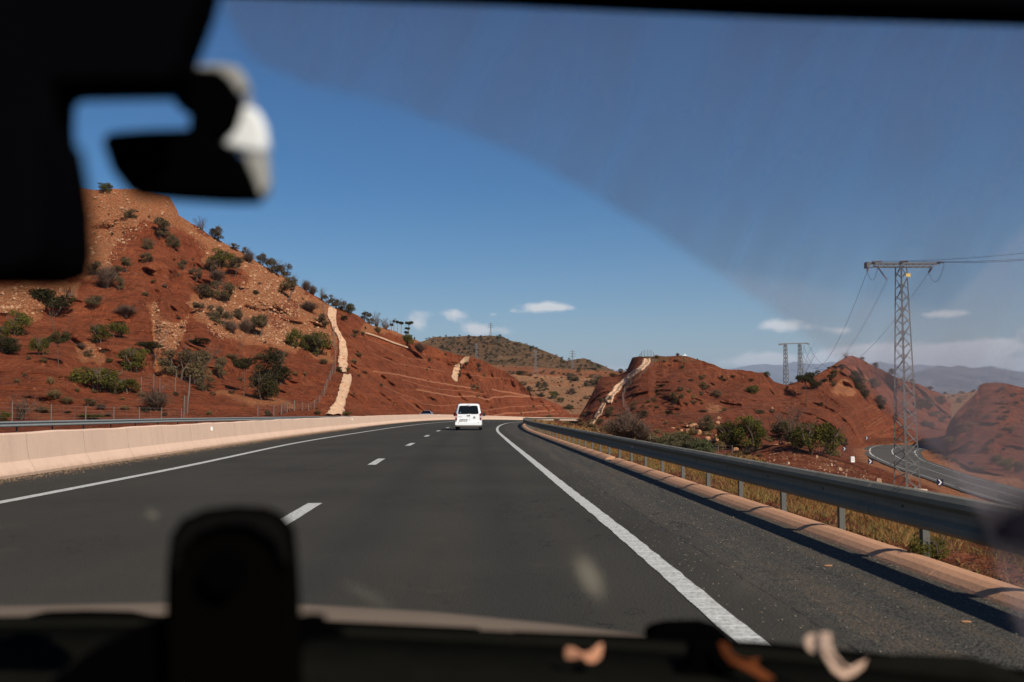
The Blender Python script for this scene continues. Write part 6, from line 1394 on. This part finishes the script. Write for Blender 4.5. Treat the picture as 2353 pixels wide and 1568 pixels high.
# holder standing on the dashboard
ph = empty('phone_holder', P(520, 1500, .62)); tag(ph, 'black rounded phone holder standing on the dashboard in front of the road', 'phone holder')
def pshape(name, pts, d, t, mat, bevel=.004):
    o = shape(name, pts, d, t, mat, None, bevel); o.parent = ph; o.matrix_parent_inverse = Matrix.Translation(-ph.location); return o
M_PHB = interior('holder_black', (.0013, .0012, .0009), .7, .0); M_PHR = interior('holder_rim', (.0045, .0042, .004), .6, .0)
pshape('body', [(384,1760),(377,1600),(374,1430),(377,1300),(386,1232),(410,1195),(460,1174),(530,1165),(600,1169),(645,1186),(668,1222),(676,1300),(681,1400),(684,1520),(690,1760)], .64, .018, M_PHB, .006)
pshape('rim', [(392,1320),(396,1250),(425,1205),(480,1186),(560,1180),(618,1190),(652,1225),(662,1300),(650,1300),(628,1245),(570,1208),(510,1208),(450,1230),(412,1270),(404,1320)], .633, .006, M_PHR, .002)
o = MB().disc(P(515, 1312, .632), (0, 1, 0), .013, .006, 24).build('knob', M_DBLK, None); o.parent = ph; o.matrix_parent_inverse = Matrix.Translation(-ph.location)
pshape('clip', [(676,1424),(700,1418),(738,1419),(742,1440),(775,1450),(790,1462),(700,1470),(676,1520)], .66, .015, M_DBLK, .004)
pshape('arm', [(60,1700),(110,1568),(200,1500),(290,1455),(380,1422),(392,1500),(392,1760)], .66, .03, M_DBLK, .006)
# things lying on the dashboard
M_LEAF1 = leafmat('dried_pale_leaf', (.66, .34, .21), (.40, .17, .09), .15); M_LEAF2 = leafmat('dried_cream_leaf', (.62, .44, .33), (.30, .15, .08), .15); M_LEAF3 = leafmat('dried_orange_leaf', (.12, .035, .012), (.05, .012, .008), .1)
def leaf(name, pts, d, mat, label, cat='leaf', t=.0025, bend=0):
    c = Vector((0, 0, 0)); F = []
    mx = sum(p[0] for p in pts)/len(pts)
    for x, y in pts: p = P(x, y, d); p.y += .00012*abs(x-mx)+bend*(y-pts[0][1])*.0002; F.append(p)
    o = MB().prism(F, [p+Vector((0, t, 0)) for p in F]).build(name, mat, None, bevel=.001); tag(o, label, cat, 'dried leaves lying on the dashboard'); return o
leaf('dried_leaf', [(1300,1520),(1298,1500),(1304,1490),(1320,1492),(1338,1503),(1356,1500),(1374,1486),(1386,1481),(1386,1500),(1380,1518),(1366,1527),(1350,1524),(1338,1512),(1322,1518)], .86, M_LEAF1, 'bow-shaped pink-tan dried leaf lying on the dashboard')
leaf('dried_leaf', [(1848,1472),(1858,1460),(1872,1458),(1880,1466),(1882,1500),(1868,1502),(1854,1492)], .85, M_LEAF2, 'short upright cream leaf scrap beside the long curled one')
leaf('dried_leaf', [(1888,1458),(1914,1457),(1913,1480),(1922,1505),(1940,1528),(1958,1537),(1975,1530),(2001,1521),(1992,1540),(1968,1556),(1940,1562),(1915,1546),(1898,1518),(1886,1490)], .84, M_LEAF2, 'long curled cream leaf hooked like a J on the dashboard\'s edge')
leaf('dried_leaf', [(1655,1480),(1672,1482),(1690,1510),(1720,1518),(1752,1516),(1738,1530),(1790,1568),(1760,1572),(1712,1540),(1680,1530),(1660,1505)], .86, M_LEAF3, 'dark orange dried twig and leaf beside the wiper pivot')
o = shape('cable_clump', [(1585,1480),(1640,1474),(1668,1500),(1690,1530),(1700,1545),(1640,1560),(1540,1552),(1585,1530)], .88, .02, M_DBLK, None, .006); tag(o, 'black lump of cable on the dashboard behind the orange twig', 'cable')
o = shape('dark_shape', [(2285,1258),(2290,1232),(2310,1200),(2340,1172),(2380,1152),(2560,1130),(2560,1300),(2400,1290),(2320,1276)], .22, .01, interior('dark_violet', (.010, .009, .013)), None, .008); tag(o, 'dark rounded object at the right edge of the windscreen', 'suction cup')  # dark rounded object of undetermined kind

# ------------------------------------------------------------------ the air: thin even haze that turns the far ranges blue
HZ = bpy.data.materials.new('haze'); HZ.use_nodes = True; T = NT(HZ.node_tree)
vol = T.n('ShaderNodeVolumePrincipled', {'Color': (.62, .74, .95), 'Density': .000042, 'Anisotropy': .0}).outputs[0]
T.out(None, vol)
hz = MB().box((0, 18000, 850), (90000, 46000, 2100)).build('haze', HZ); tag(hz, 'thin blue air haze over the far mountains', 'haze', kind='stuff')
